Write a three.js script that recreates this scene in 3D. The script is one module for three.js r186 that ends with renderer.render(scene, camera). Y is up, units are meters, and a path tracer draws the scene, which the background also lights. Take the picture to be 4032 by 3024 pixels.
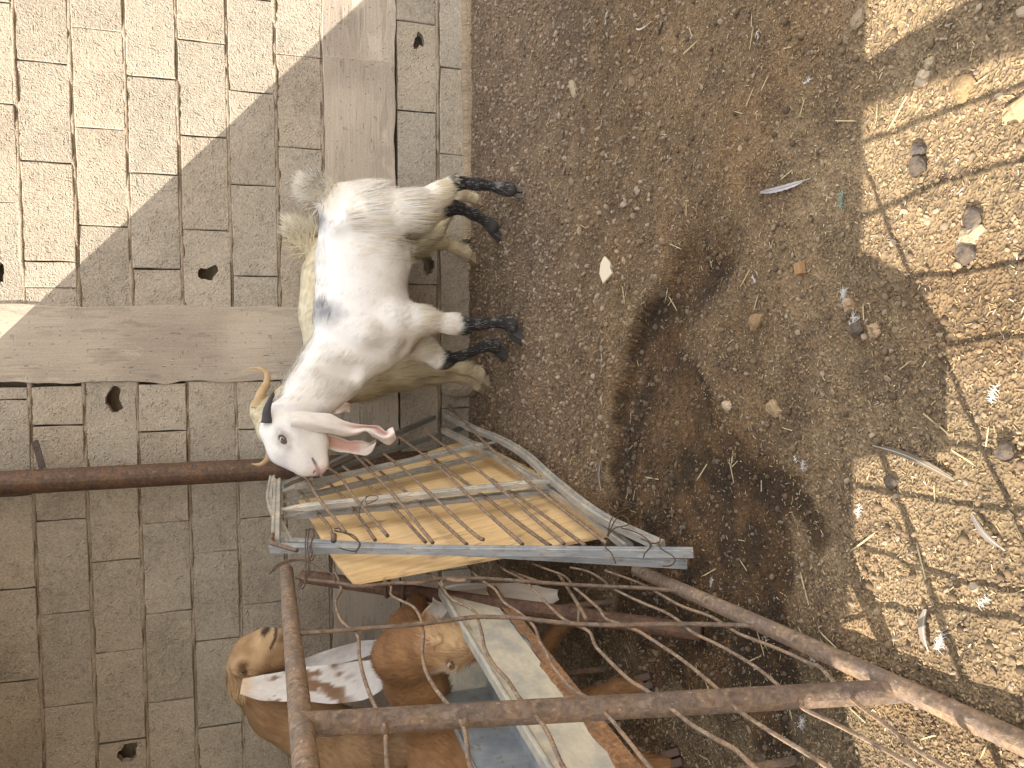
import * as THREE from 'three';
import { mergeGeometries } from 'three/addons/utils/BufferGeometryUtils.js';

// ───────────────────────── camera, sky, sun, exposure ─────────────────────────
const V3 = THREE.Vector3;
const v3 = (x, y, z) => new V3(x, y, z);
const scene = new THREE.Scene();
// The phone was held upright and the picture stored turned by a quarter, so the camera is rolled 90 degrees.
const camRight = v3(0.997865154, -0.0198732087, -0.0622108517);
const camUp = v3(-0.000610299, 0.949697136, -0.313169246);
const camBack = v3(0.0653051455, 0.312538645, 0.947657551);
const camPos = v3(0, 0.98, 3.62);
const FOCAL = 3030;
const camera = new THREE.PerspectiveCamera(2 * Math.atan(1512 / FOCAL) * 180 / Math.PI, 4 / 3, 0.02, 300);
camera.position.copy(camPos);
camera.quaternion.setFromRotationMatrix(new THREE.Matrix4().makeBasis(camUp.clone().negate(), camRight, camBack));
scene.add(camera);

const renderer = new THREE.WebGLRenderer({ antialias: true });
renderer.toneMapping = THREE.LinearToneMapping;
renderer.toneMappingExposure = 2.75;
renderer.shadowMap.enabled = true;

const sunDir = v3(-0.666, 0.643, 0.378).normalize();
{ // a clear, slightly dusty sky: blue overhead, pale towards the horizon
  const W = 128, H = 64, d = new Float32Array(W * H * 4);
  for (let j = 0; j < H; j++) for (let i = 0; i < W; i++) {
    const el = (j + 0.5) / H * Math.PI - Math.PI / 2;
    const s = Math.max(0, Math.sin(el)), h = Math.exp(-s * 3.2);
    const o = (j * W + i) * 4;
    if (el < 0) { d[o] = 0.42; d[o + 1] = 0.36; d[o + 2] = 0.28; }
    else { d[o] = 0.60 + 0.50 * h; d[o + 1] = 0.64 + 0.36 * h; d[o + 2] = 0.72 + 0.10 * h; }
    d[o + 3] = 1;
  }
  const t = new THREE.DataTexture(d, W, H, THREE.RGBAFormat, THREE.FloatType);
  t.mapping = THREE.EquirectangularReflectionMapping; t.magFilter = THREE.LinearFilter; t.minFilter = THREE.LinearFilter; t.needsUpdate = true;
  scene.background = t; scene.environment = t;
}
const sun = new THREE.DirectionalLight(new THREE.Color().setRGB(1, 0.93, 0.81), 4.2);
sun.target.position.set(0, 0, 1.5); sun.position.copy(sunDir).multiplyScalar(12).add(sun.target.position);
sun.castShadow = true; sun.shadow.mapSize.set(4096, 4096); sun.shadow.radius = 0.4;
Object.assign(sun.shadow.camera, { left: -7, right: 7, top: 7, bottom: -7, near: 1, far: 30 });
scene.add(sun, sun.target);

// ───────────────────────── survey helpers ─────────────────────────
// Measurements were taken on the photograph at 2212 x 1659 and turned into metres on known planes (wall z=0, ground y=0, ...).
const K = 4032 / 2212;
function sight(dx, dy) {
  const u = (3024 - dy * K - 1512) / FOCAL, w = -(dx * K - 2016) / FOCAL;
  return v3(0, 0, 0).addScaledVector(camRight, u).addScaledVector(camUp, w).addScaledVector(camBack, -1);
}
const atZ = (dx, dy, z) => { const d = sight(dx, dy); return camPos.clone().addScaledVector(d, (z - camPos.z) / d.z); };
const atY = (dx, dy, y) => { const d = sight(dx, dy); return camPos.clone().addScaledVector(d, (y - camPos.y) / d.y); };
const atX = (dx, dy, x) => { const d = sight(dx, dy); return camPos.clone().addScaledVector(d, (x - camPos.x) / d.x); };
const onPl = (dx, dy, pl) => { const d = sight(dx, dy); return camPos.clone().addScaledVector(d, pl.p.clone().sub(camPos).dot(pl.n) / d.dot(pl.n)); };
// enlarged views: corner of the view and pixels per view pixel
const WIN = { d: [0, 0, K], r1: [0, 0, 0.6076], r2: [0, 1008, 0.6076], r3: [0, 2016, 0.6076], g4: [1000, 500, 0.5425], g5: [900, 1300, 0.5425], a: [1000, 1800, 0.4219], b: [1700, 1550, 0.4973], f6: [1000, 2200, 0.4968], f7: [1600, 2200, 0.4968], c: [2200, 2250, 0.813], e: [2700, 2000, 0.6172] };
const W = (w, x, y) => { const q = WIN[w]; return [(q[0] + x * q[2]) / K, (q[1] + y * q[2]) / K]; };
const trace = (w, flat, pl, lift = 0) => { const o = []; for (let i = 0; i < flat.length; i += 2) { const [x, y] = W(w, flat[i], flat[i + 1]); const p = onPl(x, y, pl); p.addScaledVector(pl.n, lift); o.push(p); } return o; };

// ───────────────────────── random numbers and noise ─────────────────────────
function rng(seed) { let a = seed >>> 0; return () => { a = (a + 0x6D2B79F5) >>> 0; let t = a; t = Math.imul(t ^ (t >>> 15), t | 1); t ^= t + Math.imul(t ^ (t >>> 7), t | 61); return ((t ^ (t >>> 14)) >>> 0) / 4294967296; }; }
const hsh = (x, y, z) => { let h = Math.imul(x, 374761393) ^ Math.imul(y, 668265263) ^ Math.imul(z, 1442695041); h = Math.imul(h ^ (h >>> 13), 1274126177); h ^= h >>> 16; return (h >>> 0) / 4294967296; };
const sm = (t) => t * t * (3 - 2 * t);
const lerp = (a, b, t) => a + (b - a) * t;
const clamp = (x, a = 0, b = 1) => Math.min(b, Math.max(a, x));
const step = (a, b, x) => sm(clamp((x - a) / (b - a)));
function noise3(x, y, z) {
  const xi = Math.floor(x), yi = Math.floor(y), zi = Math.floor(z), u = sm(x - xi), v = sm(y - yi), w = sm(z - zi);
  const c = (a, b, d) => hsh(xi + a, yi + b, zi + d);
  return lerp(lerp(lerp(c(0, 0, 0), c(1, 0, 0), u), lerp(c(0, 1, 0), c(1, 1, 0), u), v), lerp(lerp(c(0, 0, 1), c(1, 0, 1), u), lerp(c(0, 1, 1), c(1, 1, 1), u), v), w);
}
const fbm = (x, y, z, o = 4) => { let s = 0, a = 0.5, t = 0; for (let i = 0; i < o; i++) { s += a * noise3(x, y, z); t += a; a *= 0.5; x *= 2.03; y *= 2.03; z *= 2.03; } return s / t; };
// a tiling noise for textures: px, py lattice cells across the tile
function tnoise(u, v, px, py, seed) {
  const x = u * px, y = v * py, xi = Math.floor(x), yi = Math.floor(y), a = sm(x - xi), b = sm(y - yi);
  const c = (i, j) => hsh(((xi + i) % px + px) % px, ((yi + j) % py + py) % py, seed);
  return lerp(lerp(c(0, 0), c(1, 0), a), lerp(c(0, 1), c(1, 1), a), b);
}
const tfbm = (u, v, px, py, seed, o) => { let s = 0, a = 0.5, t = 0; for (let i = 0; i < o; i++) { s += a * tnoise(u, v, px, py, seed + i * 17); t += a; a *= 0.55; px *= 2; py *= 2; } return s / t; };
const lin2s = (x) => { x = clamp(x); return x <= 0.0031308 ? x * 12.92 : 1.055 * Math.pow(x, 1 / 2.4) - 0.055; };
// fn(u, v) -> [r, g, b, height]; makes a colour map and a height map of one tile
function tile(N, fn, metres = 1) {
  const col = new Uint8Array(N * N * 4), bmp = new Uint8Array(N * N * 4);
  for (let j = 0; j < N; j++) for (let i = 0; i < N; i++) {
    const c = fn((i + 0.5) / N, (j + 0.5) / N), o = (j * N + i) * 4;
    for (let k = 0; k < 3; k++) { col[o + k] = Math.round(255 * lin2s(c[k])); bmp[o + k] = Math.round(255 * clamp(c[3])); }
    col[o + 3] = bmp[o + 3] = 255;
  }
  const mk = (d, srgb) => { const t = new THREE.DataTexture(d, N, N); t.wrapS = t.wrapT = THREE.RepeatWrapping; t.magFilter = THREE.LinearFilter; t.minFilter = THREE.LinearMipmapLinearFilter; t.generateMipmaps = true; t.repeat.set(1 / metres, 1 / metres); if (srgb) t.colorSpace = THREE.SRGBColorSpace; t.needsUpdate = true; return t; };
  return [mk(col, true), mk(bmp, false)];
}
const mixc = (a, b, t) => [lerp(a[0], b[0], t), lerp(a[1], b[1], t), lerp(a[2], b[2], t)];

// ───────────────────────── naming ─────────────────────────
const taken = {};
const numbered = (n) => { const k = taken[n] = (taken[n] ?? -1) + 1; return k ? n + '_' + String(k).padStart(3, '0') : n; };
function tag(o, label, category, group) { o.userData.label = label; o.userData.category = category; if (group) o.userData.group = group; return o; }
function mesh(name, geo, mat, parent) { const m = new THREE.Mesh(geo, mat); m.castShadow = m.receiveShadow = true; m.name = parent ? name : numbered(name); (parent ?? scene).add(m); return m; }
function thing(name, label, category, pos, group) { const g = new THREE.Group(); g.name = numbered(name); if (pos) g.position.copy(pos); scene.add(g); return tag(g, label, category, group); }
function stuff(o) { o.userData.kind = 'stuff'; return o; }
function structure(o) { o.userData.kind = 'structure'; return o; }
const shift = (g, p) => g.translate(-p.x, -p.y, -p.z);
const part = (name, geo, mat, g) => mesh(name, shift(geo, g.position), mat, g);

// ───────────────────────── geometry tools ─────────────────────────
function geoFrom(pos, idx, uv, col, nor) {
  const g = new THREE.BufferGeometry();
  g.setAttribute('position', new THREE.BufferAttribute(new Float32Array(pos), 3));
  if (uv) g.setAttribute('uv', new THREE.BufferAttribute(new Float32Array(uv), 2));
  if (col) g.setAttribute('color', new THREE.BufferAttribute(new Float32Array(col), 3));
  if (nor) g.setAttribute('normal', new THREE.BufferAttribute(new Float32Array(nor), 3));
  if (idx) g.setIndex(idx);
  if (!nor) g.computeVertexNormals();
  return g;
}
// smooth curve through points, resampled about every `d` metres
function curve(pts, d) { if (pts.length < 3) { const n = Math.max(1, Math.ceil(pts[0].distanceTo(pts[1]) / d)); return Array.from({ length: n + 1 }, (_, i) => pts[0].clone().lerp(pts[1], i / n)); } const c = new THREE.CatmullRomCurve3(pts, false, 'centripetal'); return c.getSpacedPoints(Math.max(2, Math.ceil(c.getLength() / d))); }
// tube with closed ends; radius may be a function of the length run; square tubes with seg 4
function tube(pts, radius, seg = 10, o = {}) {
  const n = pts.length, pos = [], uv = [], idx = [], rf = typeof radius === 'function' ? radius : () => radius;
  let L = 0, nrm = null; const total = pts.reduce((s, p, i) => i ? s + p.distanceTo(pts[i - 1]) : 0, 0);
  const rings = [];
  for (let i = 0; i < n; i++) {
    const t = pts[Math.min(i + 1, n - 1)].clone().sub(pts[Math.max(i - 1, 0)]).normalize();
    if (!nrm) nrm = (o.ref ?? (Math.abs(t.y) < 0.9 ? v3(0, 1, 0) : v3(0, 0, 1))).clone();
    nrm.addScaledVector(t, -nrm.dot(t)).normalize();
    const bin = t.clone().cross(nrm);
    if (i) L += pts[i].distanceTo(pts[i - 1]);
    const r = rf(L, total);
    const ring = [];
    for (let k = 0; k <= seg; k++) {
      const a = (k / seg) * Math.PI * 2 + (o.turn ?? 0), rx = r * (o.flat ?? 1);
      const ca = Math.cos(a), sa = Math.sin(a);
      const p = pts[i].clone().addScaledVector(nrm, ca * r).addScaledVector(bin, sa * rx);
      ring.push(pos.length / 3); pos.push(p.x, p.y, p.z); uv.push(k / seg * Math.PI * 2 * r + (o.u0 ?? 0), L + (o.v0 ?? 0));
    }
    rings.push(ring);
  }
  for (let i = 0; i < n - 1; i++) for (let k = 0; k < seg; k++) { const a = rings[i][k], b = rings[i][k + 1], c = rings[i + 1][k], d = rings[i + 1][k + 1]; idx.push(a, b, c, b, d, c); }
  for (const [ri, s] of [[0, 1], [n - 1, -1]]) { const c = pos.length / 3; const p = pts[ri]; pos.push(p.x, p.y, p.z); uv.push(0, 0); for (let k = 0; k < seg; k++) s > 0 ? idx.push(c, rings[ri][k + 1], rings[ri][k]) : idx.push(c, rings[ri][k], rings[ri][k + 1]); }
  let g = geoFrom(pos, idx, uv);
  if (o.hard) { g = g.toNonIndexed(); g.computeVertexNormals(); }
  return g;
}
const rebar = (r, sp = 0.009) => (L) => r * (1 + 0.13 * (((L / sp) % 1) < 0.45 ? 1 : 0));
// rectangular bar between two points, a x b cross-section, `side` points along a
function bar(p, q, a, b, side, ch = 0.002) {
  const t = q.clone().sub(p), L = t.length(); t.normalize();
  const s = side.clone().addScaledVector(t, -side.dot(t)).normalize(), n = t.clone().cross(s);
  const prof = [[-a / 2 + ch, -b / 2], [a / 2 - ch, -b / 2], [a / 2, -b / 2 + ch], [a / 2, b / 2 - ch], [a / 2 - ch, b / 2], [-a / 2 + ch, b / 2], [-a / 2, b / 2 - ch], [-a / 2, -b / 2 + ch]];
  return loftProfile([0, L], () => prof, (l) => ({ o: p.clone().addScaledVector(t, l), s, n }));
}
// profile swept along stations; frame(l) -> {o, s, n}
function loftProfile(ls, prof, frame, closed = true) {
  const pos = [], uv = [], idx = []; let N = 0;
  ls.forEach((l, i) => { const f = frame(l), pr = prof(l, i); N = pr.length; let c = 0; pr.forEach((q, k) => { const P = f.o.clone().addScaledVector(f.s, q[0]).addScaledVector(f.n, q[1]); pos.push(P.x, P.y, P.z); if (k) c += Math.hypot(q[0] - pr[k - 1][0], q[1] - pr[k - 1][1]); uv.push(c, l); }); });
  for (let i = 0; i < ls.length - 1; i++) for (let k = 0; k < N - (closed ? 0 : 1); k++) { const k2 = (k + 1) % N, a = i * N + k, b = i * N + k2, c = a + N, d = b + N; idx.push(a, b, c, b, d, c); }
  if (closed) for (const [i, s] of [[0, 1], [ls.length - 1, -1]]) for (let k = 1; k < N - 1; k++) { const a = i * N, b = a + k, c = a + k + 1; s > 0 ? idx.push(a, c, b) : idx.push(a, b, c); }
  const g = geoFrom(pos, idx, uv).toNonIndexed(); g.computeVertexNormals(); return g;
}
// flat outline given in 3D on a plane, with thickness along n
function plate(pts, n, th) {
  const o = pts[0], t = pts[1].clone().sub(o).normalize(), b = n.clone().cross(t).normalize();
  const sh = new THREE.Shape(pts.map((p) => { const d = p.clone().sub(o); return new THREE.Vector2(d.dot(t), d.dot(b)); }));
  const g = new THREE.ExtrudeGeometry(sh, { depth: th, bevelEnabled: true, bevelSize: 0.001, bevelThickness: 0.001, bevelSegments: 1 });
  const m = new THREE.Matrix4().makeBasis(t, b, t.clone().cross(b)); m.setPosition(o); return g.applyMatrix4(m);
}
function rock(seed, rx, ry, rz, rough = 0.25, det = 2) {
  const g = new THREE.IcosahedronGeometry(1, det), p = g.attributes.position; const s = seed * 7.31;
  for (let i = 0; i < p.count; i++) { const q = v3().fromBufferAttribute(p, i); const f = 1 + rough * 2 * (fbm(q.x * 1.3 + s, q.y * 1.3, q.z * 1.3, 2) - 0.5) + rough * 0.5 * (noise3(q.x * 4 + s, q.y * 4, q.z * 4) - 0.5); q.multiplyScalar(f); p.setXYZ(i, q.x * rx, q.y * ry, q.z * rz); }
  g.computeVertexNormals();
  const uv = g.attributes.uv; for (let i = 0; i < p.count; i++) uv.setXY(i, p.getX(i) + p.getY(i) + s, p.getZ(i)); return g;
}

// ───────────────────────── surfaces ─────────────────────────
const std = (o) => new THREE.MeshStandardMaterial({ roughness: 0.95, metalness: 0, ...o });
function tint(mat, r, g, b) { const m = mat.clone(); m.color.setRGB(r, g, b); return m; }
const [blockC, blockB] = tile(1024, (u, v) => { // cast hollow block: sandy, pitted face
  const f = tnoise(u, v, 340, 340, 5), g = tnoise(u, v, 160, 160, 9), m = tfbm(u, v, 40, 40, 31, 3), big = tfbm(u, v, 5, 5, 3, 3);
  const pit = step(0.60, 0.78, g * 0.55 + m * 0.45), spk = f > 0.86 ? 0.16 : 0;
  const k = (0.80 + 0.22 * (f - 0.5) + 0.30 * (g - 0.5) + 0.28 * (big - 0.5)) * (1 - 0.30 * pit) + spk;
  return [0.52 * k, 0.447 * k, 0.355 * k, 0.62 + 0.25 * (g - 0.5) + 0.25 * (f - 0.5) - 0.55 * pit + 0.3 * (m - 0.5)];
});
const blockMats = [[1, 1, 1], [0.97, 0.975, 0.98], [1.02, 1.005, 0.98], [0.99, 0.97, 0.94], [0.95, 0.945, 0.94]].map(([r, g, b]) => std({ map: blockC, bumpMap: blockB, bumpScale: 0.0065, color: new THREE.Color().setRGB(r, g, b), roughness: 0.97 }));
const [castC, castB] = tile(1024, (u, v) => { // concrete poured against boards: fine streaks along v, stains
  const st = tfbm(u, v, 120, 7, 3, 3), st2 = tnoise(u, v, 420, 12, 8), big = tfbm(u, v, 4, 3, 21, 4), f = tnoise(u, v, 300, 300, 2), dr = step(0.62, 0.72, tfbm(u, v, 26, 5, 77, 3));
  const pale = step(0.6, 0.7, tfbm(u, v, 9, 6, 57, 5)), pock = tnoise(u, v, 90, 90, 66) > 0.93 ? 1 : 0, k = 0.80 + 0.55 * (big - 0.5) + 0.12 * (st - 0.5) + 0.14 * (f - 0.5) - 0.12 * dr + 0.16 * pale - 0.2 * pock;
  return [0.535 * k, 0.45 * k * (1 + 0.05 * (big - 0.5)), 0.36 * k, 0.5 + 0.3 * (st - 0.5) + 0.1 * (st2 - 0.5) + 0.15 * (f - 0.5) - 0.25 * dr + 0.2 * pale - 0.5 * pock];
});
const castMat = std({ map: castC, bumpMap: castB, bumpScale: 0.004 });
const mortarMat = std({ map: blockC, bumpMap: blockB, bumpScale: 0.008, color: new THREE.Color().setRGB(1.0, 0.93, 0.86) });
const [soilC, soilB] = tile(1024, (u, v) => { // trodden soil with chaff
  const f = tnoise(u, v, 300, 300, 4), g = tfbm(u, v, 90, 90, 14, 3), m = tfbm(u, v, 12, 12, 6, 4), ch = tnoise(u, v, 420, 140, 63), ch2 = tnoise(u, v, 140, 420, 65);
  const c = Math.max(ch, ch2) > 0.9 ? 0.55 : 0; const k = 0.72 + 0.75 * (g - 0.5) + 0.4 * (f - 0.5) + 0.5 * (m - 0.5) + c;
  return [k, k * (0.98 + 0.06 * (m - 0.5)), k * 0.96, 0.5 + 0.6 * (g - 0.5) + 0.35 * (f - 0.5) + 0.3 * (m - 0.5) + c * 0.3];
}, 0.9);
const soilMat = std({ map: soilC, bumpMap: soilB, bumpScale: 0.012, vertexColors: true, roughness: 1 });
const [rustC, rustB] = tile(512, (u, v) => { // old steel, rust with dust and worn spots
  const a = tfbm(u, v, 9, 9, 1, 5), b = tfbm(u, v, 40, 40, 12, 3), d = step(0.58, 0.8, tfbm(u, v, 34, 22, 91, 4)), f = tnoise(u, v, 200, 200, 8), fl = tnoise(u, v, 70, 70, 93) > 0.95 ? 1 : 0;
  let c = mixc([0.10, 0.07, 0.05], [0.185, 0.118, 0.072], clamp(a * 1.6 - 0.3)); c = mixc(c, [0.11, 0.082, 0.07], step(0.5, 0.62, tfbm(u, v, 6, 12, 19, 3)) * 0.5); c = mixc(c, [0.25, 0.19, 0.13], d * 0.5); c = mixc(c, [0.42, 0.33, 0.22], fl * 0.5); const k = 0.88 + 0.85 * (b - 0.5) + 0.25 * (f - 0.5);
  return [c[0] * k, c[1] * k, c[2] * k, 0.5 + 0.6 * (b - 0.5) + 0.3 * (f - 0.5) + 0.2 * d];
}, 0.3);
const rustMat = std({ map: rustC, bumpMap: rustB, bumpScale: 0.0015, roughness: 0.8, metalness: 0.05, color: new THREE.Color().setRGB(1.35, 1.35, 1.35) });
const dustyRust = std({ map: rustC, bumpMap: rustB, bumpScale: 0.0015, roughness: 0.85, color: new THREE.Color().setRGB(1.85, 1.85, 1.78) });
const poleMat = std({ map: rustC, bumpMap: rustB, bumpScale: 0.001, roughness: 0.6, metalness: 0.2, color: new THREE.Color().setRGB(1.0, 0.86, 0.78) });
const [zincC, zincB] = tile(512, (u, v) => { // weathered galvanised steel
  const a = tfbm(u, v, 6, 6, 71, 4), b = tfbm(u, v, 60, 14, 5, 3), f = tnoise(u, v, 180, 180, 3), r = step(0.66, 0.78, tfbm(u, v, 18, 18, 44, 3));
  let c = mixc([0.27, 0.28, 0.285], [0.47, 0.455, 0.42], clamp(a * 1.5 - 0.25)); c = mixc(c, [0.26, 0.17, 0.10], r * 0.55); const k = 0.9 + 0.16 * (b - 0.5) + 0.14 * (f - 0.5);
  return [c[0] * k, c[1] * k, c[2] * k, 0.5 + 0.25 * (b - 0.5) + 0.3 * (f - 0.5)];
}, 0.35);
const zincMat = std({ map: zincC, bumpMap: zincB, bumpScale: 0.0008, roughness: 0.55, metalness: 0.35 });
const [tinC, tinB] = tile(1024, (u, v) => { // trough sheet: zinc with dried cream film and grey smears
  const a = tfbm(u, v, 16, 22, 23, 5), b = tfbm(u, v, 40, 80, 41, 3), f = tnoise(u, v, 240, 240, 6);
  const c = mixc([0.62, 0.555, 0.425], [0.38, 0.365, 0.325], step(0.44, 0.66, a * 0.7 + b * 0.3) * 0.75); const k = 0.95 + 0.35 * (b - 0.5) + 0.08 * (f - 0.5);
  return [c[0] * k, c[1] * k, c[2] * k, 0.5 + 0.3 * (b - 0.5)];
});
const tinMat = std({ map: tinC, bumpMap: tinB, bumpScale: 0.001, roughness: 0.7 });
const tinInside = new THREE.MeshStandardMaterial({ map: zincC, bumpMap: zincB, bumpScale: 0.0006, roughness: 0.45, metalness: 0.1, color: new THREE.Color().setRGB(1.14, 1.19, 1.25) });  // pale cool tint stands in for sky reflected in the zinc
const rustEdge = std({ map: rustC, bumpMap: rustB, bumpScale: 0.002, color: new THREE.Color().setRGB(2.2, 1.75, 1.3), roughness: 0.95 });
const [plyC, plyB] = tile(1024, (u, v) => { // plywood face: long warm grain, a few checks
  const w = tfbm(u, v, 3, 9, 15, 3) * 0.35, g = tfbm(u + w * 0.12, v + w * 0.1, 5, 90, 33, 4), big = tfbm(u, v, 3, 4, 8, 3), f = tnoise(u, v, 60, 300, 2), st = step(0.68, 0.8, tfbm(u, v, 7, 16, 51, 4)), ck = tnoise(u, v, 5, 70, 66) > 0.9 && tnoise(u, v, 9, 9, 61) > 0.6 ? 1 : 0;
  let c = mixc([0.74, 0.475, 0.205], [0.84, 0.61, 0.33], clamp(big * 1.4 - 0.2)); const k = 0.97 + 0.42 * (g - 0.5) + 0.16 * (f - 0.5) - 0.34 * st - 0.5 * ck;
  return [c[0] * k, c[1] * k, c[2] * k * (1 + 0.1 * st), 0.5 + 0.3 * (g - 0.5) + 0.2 * (f - 0.5) - 0.4 * ck];
}, 1.1);
const plyMat = std({ map: plyC, bumpMap: plyB, bumpScale: 0.0012, roughness: 0.75 });
const stoneMat = (r, g, b) => std({ map: blockC, bumpMap: blockB, bumpScale: 0.004, color: new THREE.Color().setRGB(r, g, b) });

// ───────────────────────── ground ─────────────────────────
const trenchZ = (x) => { const k = [[-0.62, 1.56], [-0.4, 1.52], [-0.2, 1.56], [-0.05, 1.63], [0.08, 1.76], [0.22, 1.95], [0.36, 2.02], [0.6, 2.1]]; if (x <= k[0][0]) return k[0][1]; for (let i = 1; i < k.length; i++) if (x < k[i][0]) return lerp(k[i - 1][1], k[i][1], (x - k[i - 1][0]) / (k[i][0] - k[i - 1][0])); return 2.1; };
const trenchAmt = (x, z) => { const d = z - trenchZ(x) - 0.03 * (noise3(x * 9, z * 9, 4) - 0.5); const along = step(-1.05, -0.7, x) * (1 - step(-0.02, 0.42, x)); return along * step(0, 0.05, d) * (1 - step(0.2 + 0.25 * step(0, -0.4, x), 0.55 + 0.55 * step(0.05, -0.4, x), d + 0.25 * (noise3(x * 6, z * 6, 9) - 0.5))); };
function groundH(x, z) {
  const near = Math.abs(x) < 3 && z > -0.3 && z < 4 ? 1 : 0;
  let h = 0.02 * (fbm(x * 2.3 + 5, z * 2.3, 1, 3) - 0.5);
  if (near) { h += 0.014 * (fbm(x * 11, z * 11, 7, 3) - 0.5) + 0.006 * (noise3(x * 37, z * 37, 2) - 0.5); h -= 0.045 * trenchAmt(x, z);
    h += 0.02 * Math.exp(-((x - 0.2) ** 2 * 9 + (z - 2.2) ** 2 * 30)); }
  return h;
}
function soilColour(x, z) {
  const n = fbm(x * 3.1, z * 3.1, 11, 4), m = fbm(x * 14, z * 14, 3, 2);
  let c = mixc([0.288, 0.204, 0.126], [0.252, 0.166, 0.086], step(0.6, 1.7, z + 0.5 * (n - 0.5)));      // pale gravelly by the wall, browner dung soil in the open
  c = mixc(c, [0.335, 0.245, 0.14], step(2.2, 2.7, z + 0.4 * (n - 0.5)) * step(-0.7, -0.4, x) * 0.8);        // dry chaff in front
  c = mixc(c, [0.215, 0.155, 0.088], (1 - step(-0.66, -0.50, x + 0.12 * (n - 0.5))) * step(0.35, 0.8, z));  // old bedding inside the pen
  const damp = step(0.25, 0.6, trenchAmt(x, z) * (0.8 + 0.5 * n + (x < 0.05 ? 0.2 : 0)) + 1.15 * (fbm(x * 13, z * 13, 17, 5) - 0.5)) * step(0, 0.12, trenchAmt(x, z)); c = mixc(c, mixc([0.055, 0.030, 0.011], [0.15, 0.08, 0.03], step(0.42, 0.68, fbm(x * 16, z * 16, 23, 3))), damp * 0.92); // wet patch
  c = mixc(c, [0.27, 0.16, 0.07], step(0.55, 0.72, fbm(x * 5, z * 5, 40, 3)) * 0.4 * step(1.2, 1.6, z));
  const k = 0.87 + 0.55 * (n - 0.5) + 0.4 * (m - 0.5); return [c[0] * 1.02 * k, c[1] * k, c[2] * k];
}
{
  const axis = (pre, a, b, s, post) => { const o = [...pre]; for (let x = a; x <= b + 1e-6; x += s) o.push(x); return [...o, ...post]; };
  const xs = axis([-60, -25, -10, -6, -4, -3, -2.3], -1.9, 2.0, 0.0125, [2.4, 3, 4, 6, 10, 25, 60]);
  const zs = axis([-60, -25, -8, -2, -0.4], -0.05, 3.1, 0.0125, [3.3, 3.7, 4.2, 5, 7, 12, 25, 60]);
  const pos = [], uv = [], col = [], idx = [];
  for (const z of zs) for (const x of xs) { pos.push(x, groundH(x, z), z); uv.push(x, z); col.push(...soilColour(x, z)); }
  const n = xs.length; for (let j = 0; j < zs.length - 1; j++) for (let i = 0; i < n - 1; i++) { const a = j * n + i; idx.push(a, a + n, a + 1, a + 1, a + n, a + n + 1); }
  const g = structure(mesh('ground', geoFrom(pos, idx, uv, col), soilMat));
  g.userData.label = 'trodden brown soil with gravel, dung and straw'; g.userData.category = 'ground';
}

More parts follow.
